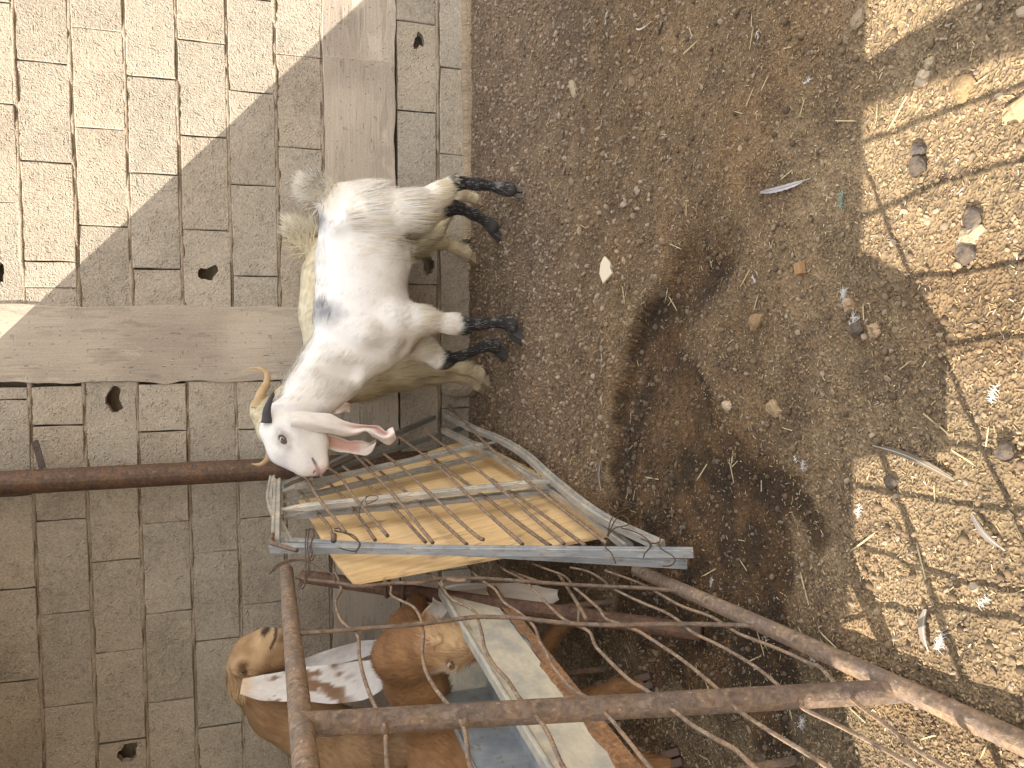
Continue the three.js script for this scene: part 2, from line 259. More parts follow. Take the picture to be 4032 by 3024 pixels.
// ───────────────────────── the block wall ─────────────────────────
const wall = thing('block_wall', 'unplastered grey concrete block wall with a poured column and band behind the goats', 'wall', v3(0, 0, 0));
{
  const R = rng(11);
  // a block face with slightly ragged edges; hole = [x, y, rx, ry] breaks its shell
  function blockGeo(x0, x1, y0, y1, hole, depth = 0.1) {
    const uo = R() * 3, vo = R() * 3, w = x1 - x0, h = y1 - y0, out = [], nx = Math.max(2, Math.round(w / 0.07)), ny = 3, zt = (R() - 0.5) * 0.006;
    const jt = () => (R() - 0.5) * 0.004;
    for (let i = 0; i < nx; i++) out.push([x0 + w * i / nx, y0]); for (let i = 0; i < ny; i++) out.push([x1, y0 + h * i / ny]);
    for (let i = 0; i < nx; i++) out.push([x1 - w * i / nx, y1]); for (let i = 0; i < ny; i++) out.push([x0, y1 - h * i / ny]);
    out.forEach((p) => { p[0] += jt(); p[1] += jt(); });
    if (hole) {
      const sh = new THREE.Shape(out.map((p) => new THREE.Vector2(...p))), hp = new THREE.Path(), N = 19, pts = [];
      for (let i = 0; i < N; i++) { const a = -i / N * Math.PI * 2, f = (0.82 + 0.22 * Math.sin(a * 2 + hole[0] * 40) + 0.16 * Math.sin(a * 3 + hole[1] * 30)) * (0.88 + 0.3 * R()); pts.push(new THREE.Vector2(clamp(hole[0] + Math.cos(a) * hole[2] * f, x0 + 0.012, x1 - 0.012), clamp(hole[1] + Math.sin(a) * hole[3] * f, y0 + 0.012, y1 - 0.012))); }
      hp.setFromPoints(pts); sh.holes.push(hp);
      const g = new THREE.ExtrudeGeometry(sh, { depth: 0.03, bevelEnabled: true, bevelSize: -0.003, bevelThickness: 0.003, bevelOffset: 0, bevelSegments: 1 }); g.translate(0, 0, -0.034 + zt);
      return g;
    }
    const c = 0.0026, cx = (x0 + x1) / 2, cy = (y0 + y1) / 2, N = out.length, pos = [], uv = [], idx = [];
    const put = (x, y, z) => { pos.push(x, y, z); uv.push(x + uo, y + z + vo); return pos.length / 3 - 1; };
    const ins = out.map(([x, y]) => [cx + (x - cx) * (1 - 2 * c / w - R() * 0.006), cy + (y - cy) * (1 - 2 * c / h - R() * 0.012)]);
    const f = ins.map((p) => put(p[0], p[1], zt)), m = out.map((p) => put(p[0], p[1], zt - c * 1.3)), b = out.map((p) => put(p[0], p[1], -depth)), ce = put(cx, cy, zt + 0.001);
    for (let i = 0; i < N; i++) { const k = (i + 1) % N; idx.push(ce, f[i], f[k], f[i], m[i], m[k], f[i], m[k], f[k], m[i], b[i], b[k], m[i], b[k], m[k]); }
    const g = geoFrom(pos, idx, uv).toNonIndexed(); g.computeVertexNormals(); return g;
  }
  const Y0 = 0.683, runs = {
    right: { '0': [2.43, 2.028, 1.628, 1.228, 0.828, 0.428, 0.06], '1': [2.25, 1.851, 1.451, 1.051, 0.651, 0.251, 0.06], '2': [2.445, 2.045, 1.645, 1.245, 0.845, 0.445, 0.06], '3': [2.275, 1.875, 1.475, 1.075, 0.675, 0.275, 0.06], '4': [2.447, 2.05, 1.647, 1.247, 0.847, 0.447, 0.06], '5': [2.295, 1.895, 1.495, 1.095, 0.695, 0.295, 0.188, 0.05], '6': [2.51, 2.11, 1.71, 1.31, 0.919, 0.525, 0.04], '7': [2.32, 1.92, 1.52, 1.12, 0.72, 0.32, 0.04], '8': [2.51, 2.11, 1.71, 1.31, 0.91, 0.51, 0.04] },
    left: { '0': [-0.216, -0.6, -1.0, -1.4, -1.8, -2.2, -2.6], '1': [-0.214, -0.428, -0.831, -1.227, -1.63, -2.03, -2.43, -2.8], '2': [-0.208, -0.573, -0.973, -1.373, -1.773, -2.17, -2.57], '3': [-0.217, -0.424, -0.824, -1.224, -1.624, -2.02, -2.42, -2.8], '4': [-0.15, -0.576, -0.976, -1.376, -1.776, -2.17, -2.57], '5': [-0.218, -0.383, -0.783, -1.183, -1.583, -1.98, -2.38, -2.8], '6': [-0.22, -0.271, -0.668, -1.061, -1.456, -1.85, -2.25, -2.65], '7': [-0.15, -0.47, -0.87, -1.27, -1.67, -2.07, -2.47], '8': [-0.15, -0.27, -0.67, -1.07, -1.47, -1.87, -2.27, -2.67] },
    low: { '-1': [2.64, 2.24, 1.838, 1.438, 1.035, 0.635, 0.233, -0.17, -0.57, -0.97, -1.37, -1.77, -2.17, -2.57], '-2': [2.45, 2.05, 1.648, 1.248, 0.847, 0.44, 0.04, -0.36, -0.76, -1.16, -1.56, -1.96, -2.36, -2.76], '-3': [2.64, 2.24, 1.838, 1.438, 1.035, 0.635, 0.233, -0.17, -0.57, -0.97, -1.37, -1.77, -2.17, -2.57] },
  };
  const holes = [[1.357, 0.242, 0.046, 0.024], [0.262, 1.179, 0.042, 0.04], [-0.28, 1.567, 0.052, 0.046], [-1.83, 1.556, 0.05, 0.055], [0.334, 0.205, 0.055, 0.04], [0.235, 1.972, 0.045, 0.03]];
  for (const side of ['right', 'left', 'low']) for (const c in runs[side]) {
    const xs = runs[side][c], k = +c, lift = side === 'left' ? -0.006 : 0;
    const yb = side === 'low' ? (k === -1 ? 0.156 : k === -2 ? -0.05 : -0.25) : Y0 + 0.2 * k + lift, yt = side === 'low' ? (k === -1 ? 0.352 : k === -2 ? 0.15 : -0.056) : yb + 0.2;
    for (let i = 0; i < xs.length - 1; i++) {
      const gap = R() < 0.7 ? 0.0025 : 0.001, x1 = xs[i] - gap + (R() - 0.5) * 0.003, x0 = xs[i + 1] + gap + (R() - 0.5) * 0.003, b = yb + 0.0055 + R() * 0.002, t = yt - 0.0055 - R() * 0.002;
      const hole = holes.find((q) => q[0] > x0 && q[0] < x1 && q[1] > b && q[1] < t);
      mesh('block', blockGeo(x0, x1, b, t, hole), blockMats[Math.floor(R() * 5)], wall);
    }
  }
  // bed mortar: uneven beads, partly proud, partly raked out
  const beds = []; for (let k = 0; k <= 9; k++) beds.push([Y0 + 0.2 * k, 0.08, 2.6, k], [Y0 + 0.2 * k - 0.006, -2.8, -0.16, k + 40]); beds.push([0.153, -2.8, 2.6, 90], [-0.053, -2.8, 2.6, 91]);
  const geos = beds.map(([y, xa, xb, s]) => {
    const n = Math.ceil((xb - xa) / 0.022), pos = [], uv = [], idx = [];
    for (let i = 0; i <= n; i++) {
      const x = lerp(xa, xb, i / n), q = fbm(x * 9, s * 3.3, 2, 3), h = 0.009 + 0.006 * noise3(x * 25, s, 5), z = (q < 0.41 ? -0.013 : -0.003) + 0.02 * (q - 0.47) + 0.006 * (noise3(x * 45, s, 8) - 0.5), dy = 0.005 * (noise3(x * 13, s, 1) - 0.5);
      for (const [yy, zz] of [[-h, -0.05], [-h * 0.9, Math.min(z, 0.004) - 0.002], [0.001, z + 0.001], [h * 0.9, Math.min(z, 0.003) - 0.003], [h, -0.05]]) { pos.push(x, y + dy + yy, zz); uv.push(x + s, yy * 3 + zz + s * 0.37); }
    }
    for (let i = 0; i < n; i++) for (let k = 0; k < 4; k++) { const a = i * 5 + k; idx.push(a, a + 5, a + 1, a + 1, a + 5, a + 6); }
    return geoFrom(pos, idx, uv);
  });
  mesh('mortar', mergeGeometries(geos), mortarMat, wall);
  const core = new THREE.BoxGeometry(5.5, 2.8, 0.07); core.translate(-0.1, 1.15, -0.165); mesh('wall_core', core, mortarMat, wall);
  // poured column and band: outline with ragged edges where the concrete ran over the blocks
  function pour(x0, x1, y0, y1, rag, z, seed, vertical) {
    const out = [], st = 0.03, N = (a, b) => Math.ceil(Math.abs(b - a) / st), j = (x, y, s) => rag * 2 * (fbm(x * 8 + seed, y * 8, s, 3) - 0.5) * 2;
    const side = (a, b, fn) => { const n = N(a, b); for (let i = 0; i < n; i++) out.push(fn(lerp(a, b, i / n))); };
    side(x0, x1, (x) => [x, y0 + j(x, y0, 1) * (vertical ? 0 : 1)]); side(y0, y1, (y) => [x1 + j(x1, y, 2) * (vertical ? 1 : 0), y]); side(x1, x0, (x) => [x, y1 + j(x, y1, 3) * (vertical ? 0 : 1)]); side(y1, y0, (y) => [x0 + j(x0, y, 4) * (vertical ? 1 : 0), y]);
    const g = new THREE.ExtrudeGeometry(new THREE.Shape(out.map((p) => new THREE.Vector2(...p))), { depth: 0.1, bevelEnabled: true, bevelSize: 0.003, bevelThickness: 0.004, bevelSegments: 2 }); g.translate(0, 0, z - 0.104);
    if (!vertical) { const uv = g.attributes.uv; for (let i = 0; i < uv.count; i++) uv.setXY(i, uv.getY(i) + seed, uv.getX(i)); } else { const uv = g.attributes.uv; for (let i = 0; i < uv.count; i++) uv.setXY(i, uv.getX(i) + seed, uv.getY(i)); }
    return g;
  }
  const yB = 0.358, yT = 0.676;
  mesh('column', pour(-0.203, 0.108, yT + 0.003, 2.49, 0.011, 0.007, 3.3, true), castMat, wall).userData.label = 'poured concrete column with board marks';
  mesh('band', pour(-2.75, -0.003, yB, yT - 0.006, 0.006, 0.005, 7.7, false), castMat, wall).userData.label = 'poured concrete band';
  mesh('band', pour(0.003, 1.238, yB, yT, 0.005, 0.008, 1.7, false), castMat, wall);
  mesh('band', pour(1.243, 2.62, yB, yT, 0.005, 0.004, 5.1, false), castMat, wall);
  // a low smear of concrete along the foot of the wall
  const foot = []; { const n = 60, pos = [], uv = [], idx = []; for (let i = 0; i <= n; i++) { const x = lerp(0.45, 2.6, i / n), h = 0.035 + 0.02 * (fbm(x * 5, 3, 1, 3) - 0.3), d = 0.022 + 0.02 * fbm(x * 7, 9, 1, 2); for (const [y, z] of [[h, -0.01], [h - 0.004, d * 0.5], [h * 0.5, d], [-0.04, d + 0.006]]) { pos.push(x, y, z); uv.push(x, y + z); } } for (let i = 0; i < n; i++) for (let k = 0; k < 3; k++) { const a = i * 4 + k; idx.push(a, a + 1, a + 4, a + 1, a + 5, a + 4); } foot.push(geoFrom(pos, idx, uv)); }
  mesh('footing', foot[0], tint(mortarMat, 0.8, 0.7, 0.58), wall);
}

// ───────────────────────── the shed roof over the pen (out of the picture, casts the shade) ─────────────────────────
const ROOF = 2.5;
{
  const g = thing('pen_roof', 'corrugated iron roof on pipe rafters above the pen, out of the picture', 'roof', v3(-0.55, ROOF, 0));
  const sheet = (x0, x1, z0, z1, dy) => {
    const n = Math.round((x1 - x0) / 0.019), prof = []; for (let i = 0; i <= n; i++) { const x = lerp(x0, x1, i / n); prof.push([x, dy + 0.012 * Math.sin(x / 0.076 * Math.PI * 2)]); }
    const full = [...prof, ...prof.slice().reverse().map(([x, y]) => [x, y + 0.002])];
    return loftProfile([z0, z1], () => full, (l) => ({ o: v3(0, ROOF, l), s: v3(1, 0, 0), n: v3(0, 1, 0) }));
  };
  const m = tint(zincMat, 0.75, 0.66, 0.55);
  let x = -0.56; const ends = [4.01, 4.01, 4.015, 4.005, 4.01, 4.02];
  ends.forEach((z1, i) => { part('roof_sheet', sheet(x - 0.86, x, -0.12, z1, i % 2 ? 0.004 : 0), m, g); x -= 0.84; });
  for (const [rx, z1] of [[-0.62, 3.95], [-2.125, 4.75], [-3.6, 3.95], [-5.1, 3.95]]) part('rafter', tube([v3(rx, ROOF - 0.045, -0.1), v3(rx, ROOF - 0.045, z1)], 0.03, 12), rustMat, g);
  // the added wall that darkens the pen is built further down
  for (const rz of [3.9]) part('purlin', tube([v3(-5.5, ROOF - 0.1, rz), v3(-0.6, ROOF - 0.1, rz)], 0.025, 10), rustMat, g);
  for (const [px, pz] of [[-3.6, 3.9], [-5.1, 3.9], [-2.125, 4.6]]) part('roof_post', tube([v3(px, -0.05, pz), v3(px, ROOF - 0.07, pz)], 0.03, 12), rustMat, g);
}

{ // added unseen wall beside the tan goats, keeps light out of that corner
  const g = new THREE.BoxGeometry(0.2, 2.44, 3.75); const m = mesh('added_end_wall', g, blockMats[3]); m.position.set(-2.95, 1.2, 1.9); tag(m, 'plain block wall added out of view to darken the far end of the pen', 'wall');
}

// ───────────────────────── the tall rusty pole by the wall ─────────────────────────
{
  const z = 0.16, a = atZ(0, 1043, z), b = atZ(600, 1013, z); const bx = lerp(a.x, b.x, 0.6);
  const g = thing('steel_pole', 'tall dark rusty steel pole standing in front of the block wall behind the gate', 'pole', v3(bx, 0, z));
  part('shaft', tube([v3(bx, -0.05, z), v3(bx, 0.7, z), v3(bx, 1.5, z), v3(bx, ROOF - 0.076, z)], 0.048, 24), poleMat, g);
  // a strap of flat bar welded to the pole, bent up the wall
  const s0 = atZ(92, 1012, z - 0.03), s1 = atZ(75, 952, z - 0.1);
  part('strap', bar(s0, s1, 0.026, 0.004, v3(0, 1, 0)), tint(rustMat, 0.55, 0.6, 0.7), g);
}

// ───────────────────────── the pen fence: pipes with bent reinforcing bars ─────────────────────────
const FPL = (() => { const a = v3(-0.640, 0, 1.81), b = v3(-0.553, 0, 2.876), t = b.clone().sub(a).normalize(); return { p: a, t, n: v3(t.z, 0, -t.x) }; })();
const fx = (z) => FPL.p.x + (z - FPL.p.z) * FPL.t.x / FPL.t.z;
const FENCE_END = 4.3;
{
  const g = thing('pipe_fence', 'rusty pipe fence filled with bent reinforcing bars in front of the tan goats', 'fence', v3(-0.6, 0, 2));
  const railTop = [v3(fx(1.36), 0.915, 1.36), v3(fx(1.8), 0.922, 1.8), v3(fx(2.55), 0.93, 2.55), v3(fx(FENCE_END), 0.94, FENCE_END)];
  part('top_rail', tube(curve(railTop, 0.1), 0.0182, 16), dustyRust, g);
  const b0 = trace('d', [1375, 1225, 1500, 1277, 1700, 1362, 1960, 1478, 2212, 1592], { p: v3(0, 0.026, 0), n: v3(0, 1, 0) });
  b0.forEach((p) => { p.x = lerp(p.x, fx(p.z), 0.5); }); b0.push(v3(fx(FENCE_END), 0.03, FENCE_END));
  part('bottom_rail', tube(curve(b0, 0.08), 0.0165, 16), dustyRust, g);
  const pz = 2.68; const pTop = onPl(648, 1566, FPL), pBot = onPl(1985, 1490, FPL);
  part('post', tube([pTop, pBot], 0.0185, 18), rustMat, g);
  const hor = (w, pts, next, r = 0.0062, lift = 0) => {
    const a = trace(w, pts, FPL, lift); if (next) for (const [ww, pp] of next) a.push(...trace(ww, pp, FPL, lift));
    const e = a[a.length - 1]; // goes on past the picture towards the camera
    for (let z = e.z + 0.25, k = 0; z < FENCE_END; z += 0.23, k++) a.push(v3(fx(z), e.y + 0.008 * Math.sin(z * 9 + e.y * 23), z));
    part('rebar', tube(curve(a, 0.006), rebar(r, 0.012), 7), dustyRust, g);
  };
  hor('f6', [630, -20, 640, 90, 675, 180, 690, 250, 650, 340, 665, 430, 700, 500, 790, 575, 825, 620, 835, 760, 865, 920, 920, 1080, 970, 1190, 1035, 1330, 1050, 1500, 1060, 1659], null, 0.0033);
  hor('f6', [965, -20, 980, 90, 1040, 180, 1085, 220, 1090, 290, 1160, 330, 1260, 380, 1320, 470, 1335, 540, 1345, 600, 1335, 750, 1360, 880, 1420, 1000, 1500, 1110, 1550, 1165, 1660, 1330, 1690, 1480, 1720, 1659], null, 0.0033);
  hor('f7', [98, -20, 110, 80, 200, 130, 250, 185, 290, 230, 330, 290, 390, 340, 490, 385, 550, 430, 570, 490, 600, 600, 625, 720, 700, 850, 800, 960, 900, 1110, 1070, 1300, 1130, 1400, 1190, 1540, 1250, 1659], null, 0.0033);
  hor('f7', [405, -10, 470, 30, 530, 110, 610, 180, 700, 240, 780, 350, 900, 430, 970, 490, 1020, 550, 1060, 660, 1110, 740, 1160, 850, 1250, 960, 1340, 1050, 1430, 1100, 1620, 1270, 1700, 1370, 1790, 1480, 1920, 1640], null, 0.0033);
  hor('f7', [705, 10, 780, 90, 880, 140, 960, 190, 1000, 240, 1080, 320, 1160, 400, 1250, 480, 1380, 540, 1450, 580, 1500, 690, 1580, 780, 1680, 880, 1780, 970, 1880, 1030, 1950, 1075], [['c', [590, 700, 640, 740, 740, 800, 850, 860, 950, 950]]], 0.0033);
  hor('f7', [1000, 40, 1130, 90, 1240, 130, 1290, 170, 1330, 230, 1370, 260, 1440, 320, 1530, 400, 1590, 480, 1700, 520, 1830, 570], [['c', [420, 310, 600, 430, 775, 575, 880, 680, 1000, 760, 1100, 820, 1230, 900]]], 0.0033);
  hor('f7', [1300, 70, 1420, 95, 1560, 170], [['c', [250, 75, 400, 150, 520, 200, 610, 260, 640, 290, 800, 370, 950, 460, 1075, 560, 1180, 640]], ['e', [740, 1270, 1000, 1400, 1300, 1560]]], 0.0033);
  hor('c', [225, -4, 400, 60, 490, 110, 600, 170, 740, 220, 820, 270, 880, 305, 1000, 350, 1120, 400, 1230, 450], [['e', [830, 1000, 960, 1120, 1110, 1260, 1300, 1400, 1500, 1560]]], 0.0032);
  const ver = (w, pts, next, r) => { const a = trace(w, pts, FPL, 0.008); for (const [ww, pp] of next) a.push(...trace(ww, pp, FPL, 0.008)); part('rebar', tube(curve(a, 0.0045), rebar(r, 0.009), 9), rustMat, g); };
  ver('a', [400, 1150, 520, 1172, 760, 1200, 1000, 1235, 1260, 1208, 1550, 1200, 1720, 1165, 2100, 1160], [['f7', [600, 180, 900, 200, 1300, 230, 1700, 250]], ['c', [400, 95, 690, 122]]], 0.0046);
  ver('f6', [370, 625, 800, 590, 1300, 550, 1750, 492], [['f7', [600, 490, 900, 500, 1200, 535, 1500, 555]], ['c', [700, 275, 1095, 290]]], 0.0046);
  // the part of the fence beside and behind the camera: seen only by the shadows of its bars
  for (let z = 3.02; z < FENCE_END; z += 0.52) { const thick = Math.abs(z - 4.05) < 0.12; const p = [v3(fx(z) + 0.008, 0.03, z), v3(fx(z) + 0.008, 0.48, z + 0.014 * Math.sin(z * 31)), v3(fx(z) + 0.008, 0.93, z)]; part(thick ? 'post' : 'rebar', thick ? tube(p, 0.0185, 14) : tube(curve(p, 0.006), rebar(0.0043, 0.009), 7), rustMat, g); }
  // spur of bar hooked over the second wire and short crossing bars low down
  part('rebar', tube(curve(trace('f6', [1500, 260, 1490, 225, 1530, 205, 1600, 215, 1685, 215], FPL, 0.014), 0.006), 0.0048, 8), dustyRust, g);
  part('rebar', tube(curve(trace('f7', [1200, 60, 1290, 190, 1380, 330, 1425, 410], FPL, -0.02), 0.006), rebar(0.0042), 7), dustyRust, g);
  part('rebar', tube(curve(trace('f7', [1330, 215, 1365, 300, 1360, 400], FPL, -0.03), 0.006), rebar(0.0036), 7), dustyRust, g);
  part('rebar', tube(curve(trace('f7', [810, 35, 950, 90, 1110, 140], FPL, -0.02), 0.006), rebar(0.0036), 7), dustyRust, g);
  // little weld plates where bars meet the post
  for (const [x, y] of [[1040, 1390], [1680, 1330]]) { const p = trace('f6', [x, y], FPL, 0.004)[0]; part('weld', rock(3, 0.008, 0.007, 0.008, 0.3, 1).translate(p.x, p.y, p.z), rustMat, g); }
}

{ // added unseen board on a thin pole, its outline shaped to cast the shadow step
  const g = thing('added_shadow_board', 'added board on a thin pole, shaped to cast the shadow step, out of the picture', 'board', v3(-1.3, 0, 3.25));
  part('pole', tube([v3(-1.32, -0.03, 3.25), v3(-1.32, ROOF - 0.02, 3.25)], 0.008, 10), rustMat, g);
  part('board', plate([[1.46, 3.0], [1.39, 3.36], [1.325, 3.447], [1.256, 3.465], [1.096, 3.38], [1.05, 3.165], [1.05, 3.0]].map(([y, z]) => v3(-1.3, y, z)), v3(1, 0, 0), 0.012), plyMat, g);
}

// ───────────────────────── the leaning gate of galvanised channel ─────────────────────────
const GPL = (() => { const p = v3(-0.534, 0, 2.02), q = v3(-0.342, 0, -0.054), d = sight(590, 1195), r = camPos.clone().addScaledVector(d, (1.5 - camPos.z) / d.z); const n = q.clone().sub(p).cross(r.clone().sub(p)).normalize(); if (n.x < 0) n.negate(); return { p, n }; })();
const GPL2 = { p: GPL.p.clone().addScaledVector(GPL.n, -0.035), n: GPL.n };
const GPL3 = { p: GPL.p.clone().addScaledVector(GPL.n, -0.062), n: GPL.n };
// a galvanised channel: C section with its open side towards the viewer or away; ends can be flattened
function channel(pts, w, h, pl, o = {}) {
  const c = pts.length > 2 ? curve(pts, 0.03) : curve(pts, 0.04); let L = 0; const ls = [0]; for (let i = 1; i < c.length; i++) { L += c[i].distanceTo(c[i - 1]); ls.push(L); }
  const th = 0.0022, n = pl.n;
  return loftProfile(ls, (l) => { const e = o.pinch ? Math.min(step(0, 0.07, l), step(0, 0.07, L - l)) : 1, a = w / 2 * lerp(0.62, 1, e), b = h * lerp(0.16, 1, e), g = o.groove ?? 0.003;
    return o.open ? [[-a, 0], [a, 0], [a, b], [a - 0.007, b], [a - 0.007, b - th], [a - th, b - th], [a - th, th], [-a + th, th], [-a + th, b - th], [-a + 0.007, b - th], [-a + 0.007, b], [-a, b]]
      : [[-a, -b / 2], [a, -b / 2], [a, b / 2 - 0.002], [a - 0.002, b / 2], [a * 0.35, b / 2], [a * 0.22, b / 2 - g * e], [-a * 0.22, b / 2 - g * e], [-a * 0.35, b / 2], [-a + 0.002, b / 2], [-a, b / 2 - 0.002]]; },
  (l) => { let i = ls.indexOf(l); const t = c[Math.min(i + 1, c.length - 1)].clone().sub(c[Math.max(i - 1, 0)]).normalize(); const s = n.clone().cross(t).normalize(); return { o: c[i], s, n }; });
}
{
  const g = thing('grid_gate', 'leaning gate of galvanised channels and rusty rods below the white goat\'s muzzle', 'gate', v3(-0.5, 0, 1.5));
  const dusty = tint(zincMat, 1.42, 1.34, 1.2), blue = tint(zincMat, 0.98, 1.0, 1.03);
  const T = (w, p, pl = GPL, lift = 0) => trace(w, p, pl, lift);
  part('gate_post', channel([T('a', [165, 868], GPL, 0.006)[0], T('b', [2070, 1275], GPL, 0.006)[0]], 0.023, 0.02, GPL), blue, g);
  part('gate_post', channel([T('a', [255, 785], GPL2)[0], T('b', [2025, 1350], GPL2)[0]], 0.021, 0.018, GPL2), blue, g);
  part('top_bar', channel(T('a', [222, 232, 203, 820], GPL, 0.004), 0.024, 0.022, GPL), dusty, g);
  part('top_bar', channel(T('a', [172, 190, 150, 420, 250, 640, 330, 800], GPL2), 0.022, 0.02, GPL2), dusty, g);
  part('slanting_bar', channel([...T('a', [255, 278], GPL2), ...T('g5', [1290, 720, 1770, 505], GPL2)], 0.024, 0.02, GPL2), zincMat, g);
  part('slanting_bar', channel(T('g5', [600, 1070, 1150, 880, 1690, 712], GPL3), 0.022, 0.018, GPL3), tint(zincMat, 0.8, 0.8, 0.78), g);
  part('slanting_bar', channel([...T('a', [258, 320, 400, 275]), ...T('g5', [1930, 812])], 0.031, 0.016, GPL, { pinch: true }), tint(zincMat, 1.25, 1.24, 1.2), g);
  part('slanting_bar', channel([...T('a', [262, 412], GPL2), ...T('g5', [1900, 905], GPL2)], 0.029, 0.016, GPL2, { pinch: true }), tint(zincMat, 0.88, 0.87, 0.83), g);
  part('slanting_bar', channel([...T('a', [255, 487]), ...T('b', [968, 690])], 0.033, 0.017, GPL, { pinch: true }), dusty, g);
  part('slanting_bar', channel([...T('a', [262, 560], GPL2), ...T('b', [935, 768], GPL2)], 0.031, 0.016, GPL2, { pinch: true }), zincMat, g);
  part('bottom_rail', channel(T('b', [118, 172, 330, 285, 540, 370, 745, 495, 960, 690, 1340, 985, 1580, 1105, 1815, 1212], GPL, 0.004), 0.028, 0.022, GPL, { groove: 0.006 }), dusty, g);
  part('bottom_rail', channel(T('b', [95, 290, 480, 482, 900, 732, 1230, 950, 1560, 1215], GPL2), 0.026, 0.022, GPL2, { groove: 0.006 }), dusty, g);
  const rod = (w, p, pl = GPL, next, lift = 0.013) => { const a = T(w, p, pl, lift); if (next) a.push(...T(next[0], next[1], pl, lift)); part('rod', tube(curve(a, 0.008), rebar(0.0049, 0.02), 9), dustyRust, g); };
  rod('a', [400, 185, 490, 230, 590, 395, 860, 745]);
  rod('a', [660, 110, 800, 205, 930, 395, 1250, 775]);
  rod('a', [930, -10, 1110, 180, 1290, 370, 1672, 840]);
  rod('a', [1215, 0, 1370, 120, 1600, 330, 2130, 810], GPL, ['b', [416, 1192]]);
  rod('g5', [1235, 795, 1490, 985, 1850, 1330, 2135, 1588]);
  rod('g5', [1430, 755], GPL, ['b', [110, 445, 440, 690, 620, 850, 1050, 1228]]);
  rod('b', [118, 98, 230, 220, 460, 450, 820, 770, 1140, 1030, 1392, 1228]);
  rod('a', [420, 320, 620, 560, 690, 640, 752, 775], GPL2, null, 0.004);
  rod('a', [615, 170, 820, 370, 960, 540, 1132, 785], GPL2, null, 0.004);
  rod('a', [830, 95, 1090, 290, 1250, 430, 1602, 805], GPL2, null, 0.004);
  rod('a', [1040, 25, 1260, 210, 1600, 480, 1985, 825], GPL2, null, 0.004);
  rod('a', [1770, 105, 1990, 260], GPL2, ['b', [-40, 480, 370, 790, 930, 1216]], 0.004);
  rod('b', [100, 600, 280, 720], GPL2, ['b', [480, 870, 700, 1050, 940, 1215]], 0.004);
  rod('b', [480, 690, 720, 850, 980, 1040, 1218, 1216], GPL2, null, 0.004);
  part('bolt', tube(T('a', [755, 800, 752, 850], GPL, 0.022), 0.008, 8), rustMat, g);
  part('hook', tube(curve(T('a', [185, 790, 175, 870, 260, 900, 410, 945], GPL, 0.022), 0.01), 0.006, 8), rustMat, g);

  const ply = [...T('b', [1570, 1008], GPL3), ...T('b', [1370, 1062, 700, 1200], GPL3), ...T('a', [1250, 1040, 935, 1096, 790, 935, 660, 745, 560, 560, 410, 335], GPL3), ...T('a', [520, 285, 860, 150, 1180, 30], GPL3), ...T('g5', [1300, 900, 1560, 812, 1750, 762], GPL3), ...T('b', [380, 350, 600, 460, 960, 640, 1140, 715, 1280, 850, 1440, 945], GPL3)];
  const pg = plate(ply, GPL.n, 0.009); pg.translate(-GPL.n.x * 0.03, 0, -GPL.n.z * 0.03);
  const low = new THREE.Box3().setFromBufferAttribute(pg.attributes.position).min.y;
  // grain runs along the sheet's long side
  tag(mesh('plywood_sheet', pg, plyMat), 'honey-coloured plywood sheet wedged behind the leaning gate', 'plywood');

  // rusty tie wires
  const wires = (label, list, r = 0.0017) => { const w = thing('tie_wire', label, 'wire', v3(-0.5, 0, 1.8), 'tie wires on the gate'); for (const [win, pts, lift = 0.024] of list) part('strand', tube(curve(trace(win, pts, GPL, lift), 0.006), r, 6), tint(rustMat, 0.75, 0.7, 0.7), w); };
  wires('bundle of dark wire binding the gate to the fence top rail', [['a', [500, 745, 490, 900, 495, 1080, 480, 1230, 440, 1300]], ['a', [525, 740, 510, 900, 520, 1050, 500, 1200, 420, 1290]], ['a', [545, 740, 575, 790, 530, 930, 560, 1040, 500, 1060]], ['a', [485, 760, 560, 745, 540, 900, 555, 980, 520, 1060, 530, 1150, 480, 1270]], ['a', [520, 1050, 420, 1040, 300, 1055, 220, 1100, 160, 1170]], ['a', [520, 1060, 410, 1048, 280, 1080, 190, 1150]], ['a', [530, 1060, 640, 1130, 740, 1180, 770, 1250]], ['a', [420, 1290, 460, 1320, 490, 1260, 470, 1180]]]);
  wires('curl of rusty wire around the gate post above the plywood corner', [['a', [770, 770, 840, 780, 920, 800, 985, 860, 990, 910, 950, 960, 880, 950, 810, 930]], ['a', [760, 760, 870, 790, 960, 850, 1000, 890, 960, 975]], ['a', [760, 745, 800, 740, 820, 760]]], 0.0019);
  wires('thin loop of wire hanging on the middle of the rods', [['a', [1060, 440, 1010, 510, 990, 610, 1000, 660, 1060, 730, 1085, 745], 0.026], ['a', [1055, 520, 1120, 490, 1165, 455, 1140, 430, 1080, 435, 1050, 480, 1062, 510], 0.026]], 0.0013);
  wires('loops of wire tying the bottom rail to the gate post', [['b', [1400, 1190, 1460, 1130, 1550, 1110, 1555, 1060, 1500, 1030, 1450, 1080, 1400, 1200]], ['b', [1395, 1195, 1440, 1040, 1560, 970, 1640, 950, 1500, 905, 1440, 875]], ['b', [1400, 1220, 1380, 1290, 1420, 1330, 1460, 1420]], ['b', [1410, 880, 1410, 950, 1480, 1005, 1560, 960]]]);
  wires('twist of wire at the lower end of the bottom rail', [['b', [1660, 1220, 1720, 1250, 1730, 1290, 1690, 1340, 1680, 1370]], ['b', [1740, 1260, 1800, 1250, 1810, 1200]], ['b', [1500, 1130, 1600, 1160, 1690, 1210, 1740, 1270, 1700, 1330]], ['b', [1800, 1270, 1830, 1310, 1910, 1360, 1930, 1400, 1890, 1440, 1830, 1445]]]);
}

